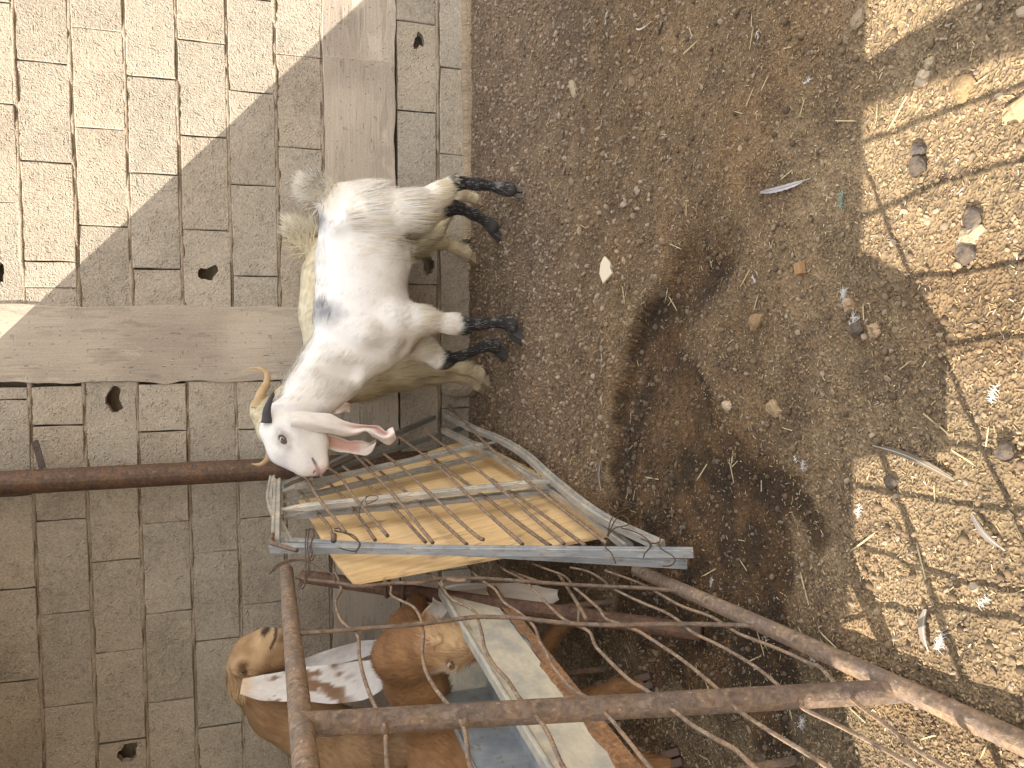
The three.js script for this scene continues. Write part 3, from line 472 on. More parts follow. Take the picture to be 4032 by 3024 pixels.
// ───────────────────────── the leaning pipe inside the pen and the feed trough ─────────────────────────
const TROUGH = 0.50;
{
  const a = onPl(655, 1245, { p: v3(-0.78, 0, 0), n: v3(1, 0, 0) }), b = atY(1500, 1368, 0.0); b.y = 0;
  const g = thing('leaning_pipe', 'dark red rusty pipe leaning inside the pen behind the trough end', 'pipe', v3(b.x, 0, b.z));
  part('shaft', tube([b.clone().add(v3(0, -0.02, 0)), a.clone().lerp(b, 0.5), a], 0.021, 16), tint(rustMat, 0.95, 0.74, 0.66), g);
  for (const t of [0.27, 0.32]) { const q = a.clone().lerp(b, t); part('hinge_ring', new THREE.TorusGeometry(0.024, 0.005, 8, 18).rotateX(1.1).translate(q.x, q.y, q.z), rustMat, g); }
}
{
  const A = atY(952, 1283, TROUGH), B = atY(1180, 1659, TROUGH), dir = B.clone().sub(A).normalize(), low = TROUGH - (0.98 - TROUGH) * (509 / 387 - 1);
  const side = v3(-dir.z, 0, dir.x); if (side.x > 0) side.negate(); // towards the far side
  const L = 0.93, wid = 0.30, hgt = TROUGH - low, g = thing('feed_trough', 'sheet-metal feed trough with cream film and a rusted lower edge', 'trough', v3(A.x, 0, A.z));
  const at = (l, s, y) => A.clone().addScaledVector(dir, l).addScaledVector(side, s).setY(y);
  const quad = (p, th, n) => plate(p, n, th);
  part('near_panel', quad([at(0, 0, low + 0.022), at(L, 0, low + 0.022), at(L, 0, TROUGH - 0.004), at(0, 0, TROUGH - 0.004)], 0.002, side.clone().negate()), tinMat, g);
  // the lower strip has rusted through its zinc: ragged upper outline
  { const R = rng(5), p = [at(0, 0, low - 0.012), at(L, 0, low - 0.012)]; for (let i = 40; i >= 0; i--) p.push(at(L * i / 40, 0, low + 0.008 + 0.012 * fbm(i * 0.7, 1, 3, 2) + R() * 0.004 + (i > 20 ? 0.014 : 0))); const q = plate(p, side.clone().negate(), 0.002); const o = side.clone().multiplyScalar(-0.0035); q.translate(o.x, 0, o.z); part('rusted_edge', q, rustEdge, g).userData.label = 'orange rusted lower edge'; }
  part('rim', bar(at(-0.004, -0.004, TROUGH), at(L, -0.004, TROUGH), 0.028, 0.012, side, 0.004), tint(tinMat, 0.8, 0.82, 0.85), g);
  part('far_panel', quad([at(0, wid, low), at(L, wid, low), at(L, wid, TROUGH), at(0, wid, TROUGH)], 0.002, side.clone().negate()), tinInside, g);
  part('far_rim', bar(at(-0.004, wid, TROUGH), at(L, wid, TROUGH), 0.018, 0.008, side, 0.003), zincMat, g);
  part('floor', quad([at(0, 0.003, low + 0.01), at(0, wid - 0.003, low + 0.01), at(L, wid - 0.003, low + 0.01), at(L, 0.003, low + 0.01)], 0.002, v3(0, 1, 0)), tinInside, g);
  part('end_panel', quad([at(0.003, 0.003, low), at(0.003, wid, low), at(0.003, wid, TROUGH - 0.002), at(0.003, 0.003, TROUGH - 0.002)], 0.002, dir.clone().negate()), tinMat, g);
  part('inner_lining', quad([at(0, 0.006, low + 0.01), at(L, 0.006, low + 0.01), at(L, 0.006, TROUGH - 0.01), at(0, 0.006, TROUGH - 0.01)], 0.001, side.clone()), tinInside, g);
  for (const [l, s] of [[0.05, 0.27], [0.05, 0.06], [0.88, 0.27], [0.88, 0.06]]) part('leg', tube([at(l, s, -0.03), at(l, s, low + 0.012)], 0.009, 10), rustMat, g);
}

// ───────────────────────── goats ─────────────────────────
// Bodies: tapered bones joined with a smooth minimum, meshed by surface nets into one continuous skin.
function skin(bones, cell, opt = {}) {
  const B = bones.map((b) => { const [a, ra, c, rb, k = 0.03, sq = 1, lat = null] = b; return { cut: k < 0, ax: a.x, ay: a.y, az: a.z, bx: c.x - a.x, by: c.y - a.y, bz: c.z - a.z, l2: Math.max(1e-9, a.distanceToSquared(c)), ra, rb, k, sq, lat }; });
  const field = (x, y, z) => {
    let d = 1e3;
    for (const b of B) {
      let px = x - b.ax, py = y - b.ay, pz = z - b.az; let t = (px * b.bx + py * b.by + pz * b.bz) / b.l2; t = t < 0 ? 0 : t > 1 ? 1 : t;
      px -= t * b.bx; py -= t * b.by; pz -= t * b.bz;
      if (b.lat) { const s = (px * b.lat.x + py * b.lat.y + pz * b.lat.z) * (b.sq - 1); px += b.lat.x * s; py += b.lat.y * s; pz += b.lat.z * s; }
      const e = Math.sqrt(px * px + py * py + pz * pz) - (b.ra + (b.rb - b.ra) * t);
      if (b.cut) { const f = -e, kk = -b.k, h = clamp(0.5 + 0.5 * (f - d) / kk); d = lerp(d, f, h) + kk * h * (1 - h); continue; }
      if (e > d + b.k) continue; if (d > e + b.k) { d = e; continue; }
      const h = clamp(0.5 + 0.5 * (d - e) / b.k); d = d * (1 - h) + e * h - b.k * h * (1 - h);
    }
    return d;
  };
  const box = new THREE.Box3(); for (const [a, ra, c, rb] of bones) { box.expandByPoint(a.clone().addScalar(ra + 0.03)); box.expandByPoint(a.clone().addScalar(-ra - 0.03)); box.expandByPoint(c.clone().addScalar(rb + 0.03)); box.expandByPoint(c.clone().addScalar(-rb - 0.03)); }
  const nx = Math.ceil((box.max.x - box.min.x) / cell / 8) * 8 + 1, ny = Math.ceil((box.max.y - box.min.y) / cell / 8) * 8 + 1, nz = Math.ceil((box.max.z - box.min.z) / cell / 8) * 8 + 1;
  const o = box.min, F = new Float32Array(nx * ny * nz).fill(1), S = nx, SS = nx * ny;
  for (let K = 0; K < nz - 1; K += 8) for (let J = 0; J < ny - 1; J += 8) for (let I = 0; I < nx - 1; I += 8) {
    const d = field(o.x + (I + 4) * cell, o.y + (J + 4) * cell, o.z + (K + 4) * cell);
    if (Math.abs(d) > cell * 8 * 1.6) { if (d < 0) for (let k = K; k <= K + 8; k++) for (let j = J; j <= J + 8; j++) for (let i = I; i <= I + 8; i++) F[i + j * S + k * SS] = -1; continue; }
    for (let k = K; k <= K + 8; k++) for (let j = J; j <= J + 8; j++) for (let i = I; i <= I + 8; i++) { const x = o.x + i * cell, y = o.y + j * cell, z = o.z + k * cell; F[i + j * S + k * SS] = field(x, y, z) + (opt.rough ?? 0.003) * (fbm(x * 22, y * 9, z * 22, 2) - 0.5); }
  }
  const pos = [], idx = [], vid = new Int32Array(nx * ny * nz).fill(-1);
  const E = [[0, 1], [2, 3], [4, 5], [6, 7], [0, 2], [1, 3], [4, 6], [5, 7], [0, 4], [1, 5], [2, 6], [3, 7]];
  for (let k = 0; k < nz - 1; k++) for (let j = 0; j < ny - 1; j++) for (let i = 0; i < nx - 1; i++) {
    const b = i + j * S + k * SS; const v = [F[b], F[b + 1], F[b + S], F[b + S + 1], F[b + SS], F[b + SS + 1], F[b + SS + S], F[b + SS + S + 1]];
    let m = 0; for (let q = 0; q < 8; q++) if (v[q] < 0) m |= 1 << q; if (m === 0 || m === 255) continue;
    let sx = 0, sy = 0, sz = 0, n = 0;
    for (const [p, q] of E) { if ((v[p] < 0) === (v[q] < 0)) continue; const t = v[p] / (v[p] - v[q]); sx += (p & 1) + t * ((q & 1) - (p & 1)); sy += (p >> 1 & 1) + t * ((q >> 1 & 1) - (p >> 1 & 1)); sz += (p >> 2) + t * ((q >> 2) - (p >> 2)); n++; }
    vid[b] = pos.length / 3; pos.push(o.x + (i + sx / n) * cell, o.y + (j + sy / n) * cell, o.z + (k + sz / n) * cell);
  }
  for (let k = 1; k < nz - 1; k++) for (let j = 1; j < ny - 1; j++) for (let i = 1; i < nx - 1; i++) {
    const b = i + j * S + k * SS, s = F[b] < 0;
    for (const [st, u, w] of [[1, S, SS], [S, SS, 1], [SS, 1, S]]) { if (s === (F[b + st] < 0)) continue; const q = [vid[b - u - w], vid[b - w], vid[b], vid[b - u]]; if (q.some((e) => e < 0)) continue; s ? idx.push(q[0], q[1], q[2], q[0], q[2], q[3]) : idx.push(q[0], q[2], q[1], q[0], q[3], q[2]); }
  }
  return { geo: geoFrom(pos, idx), field };
}
function paint(geo, fn) { const p = geo.attributes.position, nn = geo.attributes.normal, c = new Float32Array(p.count * 3); const P = v3(), N = v3(); for (let i = 0; i < p.count; i++) { P.fromBufferAttribute(p, i); N.fromBufferAttribute(nn, i); const q = fn(P, N); c[i * 3] = q[0]; c[i * 3 + 1] = q[1]; c[i * 3 + 2] = q[2]; } geo.setAttribute('color', new THREE.BufferAttribute(c, 3)); return geo; }
// coat: tapered blades rooted on the skin; fn(P, N, R) -> {len, dir, w, out, col, droop} or null
function coat(geo, count, seed, fn) {
  const p = geo.attributes.position, ix = geo.index.array, nt = ix.length / 3, cum = new Float32Array(nt), A = v3(), B = v3(), C = v3(); let s = 0;
  for (let t = 0; t < nt; t++) { A.fromBufferAttribute(p, ix[t * 3]); B.fromBufferAttribute(p, ix[t * 3 + 1]); C.fromBufferAttribute(p, ix[t * 3 + 2]); s += B.clone().sub(A).cross(C.clone().sub(A)).length() / 2; cum[t] = s; }
  const R = rng(seed), pos = [], col = [], nor = [], idx = [], nn = geo.attributes.normal, N = v3(), cc = geo.attributes.color;
  for (let q = 0; q < count; q++) {
    const r = R() * s; let lo = 0, hi = nt - 1; while (lo < hi) { const m = (lo + hi) >> 1; cum[m] < r ? lo = m + 1 : hi = m; }
    let u = R(), v = R(); if (u + v > 1) { u = 1 - u; v = 1 - v; } const a = ix[lo * 3], b = ix[lo * 3 + 1], c = ix[lo * 3 + 2];
    A.fromBufferAttribute(p, a); B.fromBufferAttribute(p, b); C.fromBufferAttribute(p, c); const P = A.clone().multiplyScalar(1 - u - v).addScaledVector(B, u).addScaledVector(C, v);
    N.fromBufferAttribute(nn, a).normalize();
    const h = fn(P, N, R); if (!h) continue;
    const base = h.col ?? [cc.getX(a), cc.getY(a), cc.getZ(a)], k = 0.82 + 0.32 * R();
    let d = h.dir.clone().addScaledVector(N, -h.dir.dot(N)).normalize().addScaledVector(N, h.out ?? 0.25).add(v3(R() - 0.5, R() - 0.5, R() - 0.5).multiplyScalar(h.mess ?? 0.3)).normalize();
    const side = d.clone().cross(N).normalize(), seg = h.len > 0.03 ? 4 : 2, w = h.w ?? 0.002; let q0 = P.clone().addScaledVector(N, -0.002); const i0 = pos.length / 3;
    for (let g = 0; g <= seg; g++) {
      const ww = w * (1 - g / seg) ** 0.6, nrm = N.clone().multiplyScalar(0.8).addScaledVector(d.clone().cross(side).negate(), 0.2).normalize();
      const pts = g === seg ? [q0] : [q0.clone().addScaledVector(side, -ww / 2), q0.clone().addScaledVector(side, ww / 2)];
      for (const e of pts) { pos.push(e.x, e.y, e.z); col.push(base[0] * k, base[1] * k, base[2] * k); nor.push(nrm.x, nrm.y, nrm.z); }
      d.add(v3(0, -(h.droop ?? 0.1), 0)).normalize(); q0 = q0.clone().addScaledVector(d, h.len / seg);
    }
    for (let g = 0; g < seg; g++) { const a0 = i0 + g * 2; g === seg - 1 ? idx.push(a0, a0 + 1, a0 + 2) : idx.push(a0, a0 + 1, a0 + 2, a0 + 1, a0 + 3, a0 + 2); }
  }
  return geoFrom(pos, idx, null, col, nor);
}
function plume(path, n, seed, lenF, dirF, colF, w = 0.0022, spread = 0.02, droop = 0.1) {
  const c = new THREE.CatmullRomCurve3(path), R = rng(seed), pos = [], col = [], nor = [], idx = [];
  for (let q = 0; q < n; q++) {
    const t = R(), j = v3(R() - 0.5, R() - 0.5, R() - 0.5), P0 = c.getPoint(t).addScaledVector(j, spread * 2), d = dirF(t, R).addScaledVector(j, 0.7).normalize(), L = lenF(t, R), base = colF(t, R), k = 0.85 + 0.25 * R(), N = v3(j.x, j.y, 0.6 + j.z).normalize(); let p = P0; const i0 = pos.length / 3; let s = d.clone().cross(v3(0.1, 0.2, 1)).normalize();
    for (let g = 0; g <= 5; g++) { const ww = w * (1 - g / 5) ** 0.6; for (const e of g === 5 ? [0] : [-0.5, 0.5]) { pos.push(p.x + s.x * ww * e, p.y + s.y * ww * e, p.z + s.z * ww * e); col.push(base[0] * k, base[1] * k, base[2] * k); nor.push(N.x, N.y, N.z); } d.add(dirF(t, R, true).multiplyScalar(droop)).add(v3(0, -droop * 0.6, 0)).normalize(); p = p.clone().addScaledVector(d, L / 5); }
    for (let g = 0; g < 5; g++) { const a = i0 + g * 2; g === 4 ? idx.push(a, a + 1, a + 2) : idx.push(a, a + 1, a + 2, a + 1, a + 3, a + 2); }
  }
  return geoFrom(pos, idx, null, col, nor);
}
const furMat = std({ vertexColors: true, roughness: 0.9 });
const skinMat = std({ vertexColors: true, roughness: 0.92 });
// long ear: a leathery leaf along a path, cupped, with curling rim
function ear(path, widths, face, cup, colour, o = {}) {
  const c = new THREE.CatmullRomCurve3(path, false, 'centripetal'), n = 56, m = 16, pos = [], col = [], idx = [];
  const row = [];
  for (let i = 0; i <= n; i++) {
    const t = i / n, P = c.getPoint(t), T = c.getTangent(t), wi = t * (widths.length - 1), k = Math.min(Math.floor(wi), widths.length - 2), w = lerp(widths[k], widths[k + 1], wi - k);
    const tw = (o.twist ?? 0) * Math.sin(t * 5.2); let f = face.clone().addScaledVector(T, -face.dot(T)).normalize(); let s = T.clone().cross(f); const f2 = f.clone().multiplyScalar(Math.cos(tw)).addScaledVector(s, Math.sin(tw)); s = T.clone().cross(f2);
    const cu = cup * (0.5 + 0.9 * t) * (1 + (o.curl ?? 0) * Math.sin(t * 9));
    for (const off of [0.0022, -0.0022]) for (let j = 0; j <= m; j++) { const a = (j / m - 0.5) * 2, e = cu * w * (a * a - 0.3) + (o.fold ?? 0) * w * Math.cos(a * 4.4 + t * 2.5) * (0.5 + t), ww = 1 - 0.12 * cu * a * a, ed = 1 - Math.pow(Math.abs(a), 8); const wav = (o.wave ?? 0.004) * Math.sin(t * 17 + a * 2) * a * a; const p = P.clone().addScaledVector(s, a * w * 0.5 * ww).addScaledVector(f2, e + off * ed + wav); pos.push(p.x, p.y, p.z); col.push(...colour(t, a, off > 0)); }
  }
  const N = (m + 1) * 2; for (let i = 0; i < n; i++) for (let sd = 0; sd < 2; sd++) for (let j = 0; j < m; j++) { const a = i * N + sd * (m + 1) + j, b = a + 1, d = a + N, e = b + N; sd ? idx.push(a, b, d, b, e, d) : idx.push(a, d, b, b, d, e); }
  for (const i of [0, n]) for (let j = 0; j < m; j++) { const a = i * N + j, b = a + 1, d = a + m + 1, e = d + 1; i ? idx.push(a, d, b, b, d, e) : idx.push(a, b, d, b, e, d); }
  return geoFrom(pos, idx, null, col);
}
// an ear laid out from rows running base to tip (edge, folds, edge); rows are resampled and given thickness
function leafEar(rows, colour, th = 0.0032) {
  const n = 48, m = 18, R = rows.map((r) => new THREE.CatmullRomCurve3(r, false, 'centripetal')), G = [];
  for (let i = 0; i <= n; i++) { const c = new THREE.CatmullRomCurve3(R.map((q) => q.getPoint(i / n)), false, 'centripetal'); G.push(c.getPoints(m)); }
  const pos = [], col = [], idx = [], nr = [], M = m + 1;
  for (let i = 0; i <= n; i++) for (let j = 0; j <= m; j++) { const a = G[Math.max(i - 1, 0)][j], b = G[Math.min(i + 1, n)][j], c = G[i][Math.max(j - 1, 0)], d = G[i][Math.min(j + 1, m)]; const N = b.clone().sub(a).cross(d.clone().sub(c)).normalize(); nr.push(N.z < 0 ? N.negate() : N); }
  for (const s of [0.5, -0.5]) for (let i = 0; i <= n; i++) for (let j = 0; j <= m; j++) { const e = (j === 0 || j === m || i === n) ? 0.15 : 1, p = G[i][j].clone().addScaledVector(nr[i * M + j], s * th * e); pos.push(p.x, p.y, p.z); col.push(...colour(i / n, j / m, s > 0)); }
  const T = (n + 1) * M; for (const o of [0, T]) for (let i = 0; i < n; i++) for (let j = 0; j < m; j++) { const a = o + i * M + j; o ? idx.push(a, a + 1, a + M, a + 1, a + M + 1, a + M) : idx.push(a, a + M, a + 1, a + 1, a + M, a + M + 1); }
  return geoFrom(pos, idx, null, col);
}
function horn(path, r0, colour) { const c = curve(path, 0.006); return paint(tube(c, (L, T) => r0 * Math.pow(1 - L / T, 0.75) + 0.0008 + 0.0004 * Math.sin(L * 700), 12, { flat: 0.75 }), (P) => { const k = 0.85 + 0.3 * noise3(P.x * 90, P.y * 90, P.z * 90); return [colour[0] * k, colour[1] * k, colour[2] * k]; }); }
function eyeGroup(parent, p, out, r, iris, fwd, tilt = -0.6, lidCol = [0.5, 0.46, 0.44]) {
  const g = new THREE.SphereGeometry(r, 16, 12).translate(p.x, p.y, p.z); const e = part('eye', g, std({ color: new THREE.Color().setRGB(...iris), roughness: 0.12 }), parent);
  const q = p.clone().addScaledVector(out, r * 0.62), b = new THREE.SphereGeometry(r * 0.55, 12, 8); b.scale(1.15, 0.4, 0.9); b.rotateZ(tilt); const m = new THREE.Matrix4().lookAt(v3(), out, v3(0, 1, 0)); b.applyMatrix4(m).translate(q.x, q.y, q.z); part0('pupil', b, std({ color: 0x060504, roughness: 0.15 }), e, parent.position);
  // upper lid drooping over the eyeball, dark rim
  { const ax = v3(-Math.sin(tilt) * 0.4, 0.9, 0.15).addScaledVector(out, -0.15).normalize(), lid = new THREE.SphereGeometry(r * 1.13, 18, 8, 0, Math.PI * 2, 0, 1.12); lid.applyQuaternion(new THREE.Quaternion().setFromUnitVectors(v3(0, 1, 0), ax)).translate(p.x, p.y, p.z); part0('upper_lid', lid, std({ color: new THREE.Color().setRGB(...lidCol), roughness: 0.9, side: THREE.DoubleSide }), e, parent.position); }
  const ring = new THREE.TorusGeometry(r * 0.92, r * 0.34, 8, 20); ring.scale(1.3, 0.78, 1.3); ring.rotateZ(tilt); ring.applyMatrix4(m).translate(p.x + out.x * r * 0.35, p.y + out.y * r * 0.35, p.z + out.z * r * 0.35); part0('eyelid', ring, std({ color: new THREE.Color().setRGB(...(fwd ?? [0.2, 0.16, 0.15])), roughness: 0.7 }), e, parent.position);
}
function part0(name, geo, mat, parent, origin) { return mesh(name, shift(geo, origin), mat, parent); }
// a cloven hoof under a fetlock: two toes pointing along dir
function hoof(p, dir, colour, parent, s = 1) {
  const d = dir.clone().setY(0).normalize(), sd = v3(-d.z, 0, d.x), gs = [];
  for (const e of [-1, 1]) { const sh = new THREE.Shape([[-0.016, 0.036], [0.010, 0.034], [0.036, 0.002], [0.034, -0.002], [-0.018, -0.002]].map(([x, y]) => new THREE.Vector2(x * s, y * s))); const g = new THREE.ExtrudeGeometry(sh, { depth: 0.011 * s, bevelEnabled: true, bevelSize: 0.004, bevelThickness: 0.004, bevelSegments: 2 }); g.translate(0, 0, -0.0055 * s + e * 0.0115 * s); gs.push(g); }
  const g = mergeGeometries(gs); g.applyMatrix4(new THREE.Matrix4().makeBasis(d, v3(0, 1, 0), sd)); g.translate(p.x, p.y, p.z); part('hoof', g, std({ color: new THREE.Color().setRGB(...colour), roughness: 0.6 }), parent);
}
const P = (dx, dy, z) => atZ(dx, dy, z);
const chain = (list, k, sq, lat) => { const o = []; for (let i = 0; i < list.length - 1; i++) { const a = list[i], b = list[i + 1]; o.push([a[0].isVector3 ? a[0] : P(a[0], a[1], a[2]), a[a.length - 1], b[0].isVector3 ? b[0] : P(b[0], b[1], b[2]), b[b.length - 1], k, sq, lat]); } return o; };
const footY = (p, h = 0.012) => { p.y = groundH(p.x, p.z) + h; return p; };
const nz2 = (p, s, o = 0) => fbm(p.x * s + o, p.y * s, p.z * s, 3) - 0.5;

// ── the white goat with black socks ──
{
  const lat = v3(-0.15, 0, 0.99).normalize(), hl = v3(0.42, 0, 0.91).normalize();
  const hoofs = [footY(atY(1128, 722, 0.0)), footY(atY(1092, 760, 0)), footY(atY(1078, 502, 0)), footY(atY(1122, 413, 0))];
  const up = (p, y, dx = 0, dz = 0) => v3(p.x + dx, p.y + y, p.z + dz);
  const bones = [
    ...chain([[775, 472, 0.63, 0.112], [786, 520, 0.64, 0.138], [788, 590, 0.66, 0.147], [786, 680, 0.69, 0.147], [795, 738, 0.71, 0.112]], 0.07, 1.22, lat),
    ...chain([[738, 428, 0.63, 0.052], [800, 436, 0.66, 0.072]], 0.06),
    ...chain([[726, 458, 0.63, 0.052], [716, 560, 0.65, 0.032], [706, 690, 0.69, 0.042]], 0.06),
    // hind legs
    ...chain([[800, 460, 0.70, 0.088], [880, 455, 0.735, 0.070], [950, 418, 0.75, 0.036], [982, 396, 0.752, 0.029]], 0.04),
    ...chain([[982, 393, 0.752, 0.026], [1030, 398, 0.756, 0.0205], [1082, 407, 0.76, 0.0185], [1100, 409, 0.762, 0.024], [up(hoofs[3], 0.02, 0.004), 0.018]], 0.02),
    ...chain([[810, 470, 0.57, 0.09], [890, 478, 0.53, 0.062], [960, 448, 0.505, 0.035], [988, 448, 0.498, 0.025]], 0.04),
    ...chain([[988, 448, 0.498, 0.024], [1020, 462, 0.494, 0.0205], [1052, 480, 0.488, 0.0185], [1063, 489, 0.487, 0.023], [up(hoofs[2], 0.02), 0.017]], 0.02),
    // fore legs
    ...chain([[775, 712, 0.755, 0.085], [850, 692, 0.775, 0.066], [905, 692, 0.782, 0.047], [980, 700, 0.786, 0.031], [1003, 704, 0.788, 0.027]], 0.045),
    ...chain([[1003, 704, 0.788, 0.029], [1035, 700, 0.789, 0.0182], [1085, 696, 0.79, 0.0175], [1103, 701, 0.79, 0.024], [up(hoofs[0], 0.022, 0.006), 0.018]], 0.02),
    ...chain([[830, 725, 0.63, 0.075], [900, 748, 0.62, 0.046], [950, 778, 0.617, 0.029], [962, 779, 0.616, 0.026]], 0.045),
    ...chain([[962, 779, 0.616, 0.028], [1000, 768, 0.614, 0.0182], [1052, 746, 0.613, 0.0178], [1068, 747, 0.612, 0.023], [up(hoofs[1], 0.022, 0.006), 0.018]], 0.02),
    ...chain([[855, 742, 0.715, 0.06], [870, 700, 0.70, 0.07]], 0.06),
    // neck
    ...chain([[764, 728, 0.71, 0.118], [717, 787, 0.76, 0.098], [674, 842, 0.83, 0.080], [640, 884, 0.885, 0.066]], 0.06, 1.45, hl),
    ...chain([[800, 760, 0.73, 0.085], [735, 825, 0.79, 0.05], [690, 872, 0.86, 0.04]], 0.06, 1.3, hl),
    // head
    ...chain([[610, 905, 0.90, 0.062], [630, 940, 0.925, 0.071], [658, 982, 0.955, 0.050], [681, 1008, 0.975, 0.031]], 0.035, 1.4, hl),
    ...chain([[668, 918, 0.905, 0.044], [684, 955, 0.935, 0.034], [694, 992, 0.965, 0.022]], 0.03, 1.25, hl),
    ...chain([[582, 932, 0.925, 0.034], [610, 978, 0.955, 0.036], [655, 1012, 0.975, 0.024]], 0.03, 1.3, hl),
    ...chain([[600, 938, 0.965, 0.022], [612, 955, 0.97, 0.018]], 0.02),
    ...chain([[690, 1014, 0.985, 0.017], [698, 1006, 0.98, 0.016]], 0.012),
    // tail, sheath
    ...chain([[712, 432, 0.63, 0.034], [690, 428, 0.635, 0.026], [676, 416, 0.64, 0.02], [672, 402, 0.64, 0.012]], 0.03),
    ...chain([[872, 540, 0.68, 0.022], [878, 575, 0.69, 0.012]], 0.03),
    // hip, shoulder blade, flank hollow
    ...chain([[728, 492, 0.735, 0.022], [752, 478, 0.75, 0.03]], 0.05),
    ...chain([[722, 702, 0.775, 0.022], [790, 720, 0.815, 0.034], [838, 742, 0.80, 0.03]], 0.05),
    ...chain([[810, 545, 0.865, 0.045], [850, 530, 0.86, 0.04]], -0.06),
    ...chain([[700, 800, 0.87, 0.02], [760, 812, 0.85, 0.03]], -0.04),
    // mouth, nostril and eye socket
    ...chain([[...W('g5', 612, 935), 1.0, 0.003], [...W('g5', 645, 1005), 1.012, 0.005], [...W('g5', 652, 1040), 1.012, 0.006]], -0.004),
    ...chain([[676, 1015, 1.006, 0.006], [684, 1020, 1.004, 0.005]], -0.004),
    ...chain([[606, 943, 0.992, 0.010], [616, 956, 0.992, 0.009]], -0.008),
  ];
  const g = thing('goat', 'white goat with black socks, dark horn and long ears facing the gate', 'goat', v3(0.2, 0, 0.67), 'goats');
  const { geo } = skin(bones, 0.0042, { rough: 0.006 });
  const kneeN = P(985, 700, 0.786).y, kneeF = P(948, 778, 0.617).y, hockN = P(968, 400, 0.75).y, hockF = P(975, 448, 0.5).y;
  const saddle = P(702, 678, 0.74), stripe = P(689, 480, 0.66), eyeP = P(611, 950, 0.985), noseP = P(688, 1015, 0.99);
  const lip = [[607, 928], [628, 965], [645, 1005], [652, 1040]].map(([x, y], i) => P(...W('g5', x, y), 0.985 + 0.004 * i)), nosT = P(679, 1018, 0.995);
  paint(geo, (p) => {
    const n = nz2(p, 30), n2 = nz2(p, 9, 4);
    let c = mixc([0.82, 0.785, 0.735], [0.79, 0.70, 0.53], clamp(step(0.30, 0.52, p.x) * 0.6 + (0.42 - p.y) * 0.8 + n2 * 0.9));
    const grey = (q, rx, ry) => clamp(1.15 - Math.hypot((p.x - q.x) / rx, (p.y - q.y) / ry) + n * 0.6);
    c = mixc(c, [0.16, 0.165, 0.19], clamp(grey(saddle, 0.055, 0.075)) * 0.85); c = mixc(c, [0.12, 0.125, 0.15], clamp(grey(stripe, 0.05, 0.028)) * (p.y > 0.7 ? 0.9 : 0));
    let lim = p.x < 0.2 ? (p.z > 0.70 ? kneeN : kneeF) : (p.x > 0.47 ? hockN : hockF);
    const sock = clamp((lim - p.y) * 45 + n * 2.2 + 0.2); let blk = mixc([0.03, 0.027, 0.026], [0.30, 0.28, 0.26], step(0.16, 0.28, n) * 0.8 + step(0.1, 0.04, p.y) * 0.12);
    if (p.y < 0.45) c = mixc(c, blk, sock);
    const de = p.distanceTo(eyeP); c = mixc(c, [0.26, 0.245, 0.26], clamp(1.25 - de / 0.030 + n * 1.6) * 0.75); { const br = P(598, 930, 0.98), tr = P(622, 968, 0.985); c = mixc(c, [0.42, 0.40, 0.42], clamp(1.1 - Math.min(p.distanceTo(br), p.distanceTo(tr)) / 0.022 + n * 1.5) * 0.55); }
    for (let i = 0; i < 3; i++) for (let t = 0; t <= 1; t += 0.25) { const q = lip[i].clone().lerp(lip[i + 1], t), rr = 0.0035 + 0.0045 * (i + t) / 3; c = mixc(c, [0.075, 0.065, 0.075], clamp(1.4 - Math.hypot(p.x - q.x, p.y - q.y) / rr) * (p.z > 0.93 ? 1 : 0)); }
    if (p.y > 0.68 && p.x < -0.24) { const q = 1 - 0.16 * clamp(nz2(p, 22, 8) * 3); c = [c[0] * q, c[1] * q, c[2] * (q * 0.5 + 0.5)]; }
    const dn = p.distanceTo(noseP); c = mixc(c, [0.62, 0.42, 0.38], clamp(1.2 - dn / 0.04 + n) * 0.7);
    return c;
  });
  part('body', geo.clone(), skinMat, g);
  const flow = v3(0.75, -0.55, 0);
  const wht = [0.83, 0.795, 0.745], crm = [0.76, 0.645, 0.44];
  part('hair', coat(geo, 80000, 21, (p, N, R) => {
    if (p.y < 0.06) return null;
    const head = p.x < -0.24 && p.y > 0.68; if (head) return { len: 0.011 + 0.007 * R(), dir: v3(0.5, 0.35, 0), w: 0.0016, out: 0.16, mess: 0.35 };
    const sock = p.y < 0.26; if (sock) return { len: 0.014 + 0.012 * R(), dir: v3(0.1, -1, 0), w: 0.002, out: 0.35, col: R() < 0.16 ? [0.28, 0.28, 0.29] : undefined };
    if (p.x < -0.03 && p.y > 0.5) return { len: 0.026 + 0.016 * R(), dir: v3(0.8, -0.35, -0.2), w: 0.0019, out: 0.10, mess: 0.22 };
    return { len: 0.018 + 0.014 * R(), dir: flow, w: 0.002, out: 0.11, mess: 0.22 };
  }), furMat, g);
  const sk = P(865, 470, 0.76);
  part('long_hair', coat(geo, 60000, 22, (p, N, R) => {
    const tailD = Math.min(p.distanceTo(P(690, 425, 0.64)), p.distanceTo(P(678, 408, 0.64)));
    if (tailD < 0.05 && R() < 0.5) return { len: 0.045 + 0.05 * R(), dir: v3(0.25, 0.6, 0).addScaledVector(v3(R() - 0.5, R() - 0.5, R() - 0.5), 1.5), w: 0.002, out: 0.5, mess: 0.5, droop: 0.12, col: R() < 0.15 ? [0.2, 0.2, 0.22] : R() < 0.5 ? crm : wht };
    if (p.x > 0.26 && p.y > 0.27 && p.y < 0.68) { const f = step(0.30, 0.42, p.x); if (R() > 0.3 + 0.7 * f) return null; return { len: (0.04 + 0.075 * R()) * (0.5 + 0.5 * f) * (0.35 + 0.65 * step(0.27, 0.42, p.y)), dir: v3(0.12, -1, 0), w: 0.0019, out: 0.10, mess: 0.2, droop: 0.14, col: R() < 0.25 + 0.6 * step(0.5, 0.3, p.y) ? crm : wht }; }
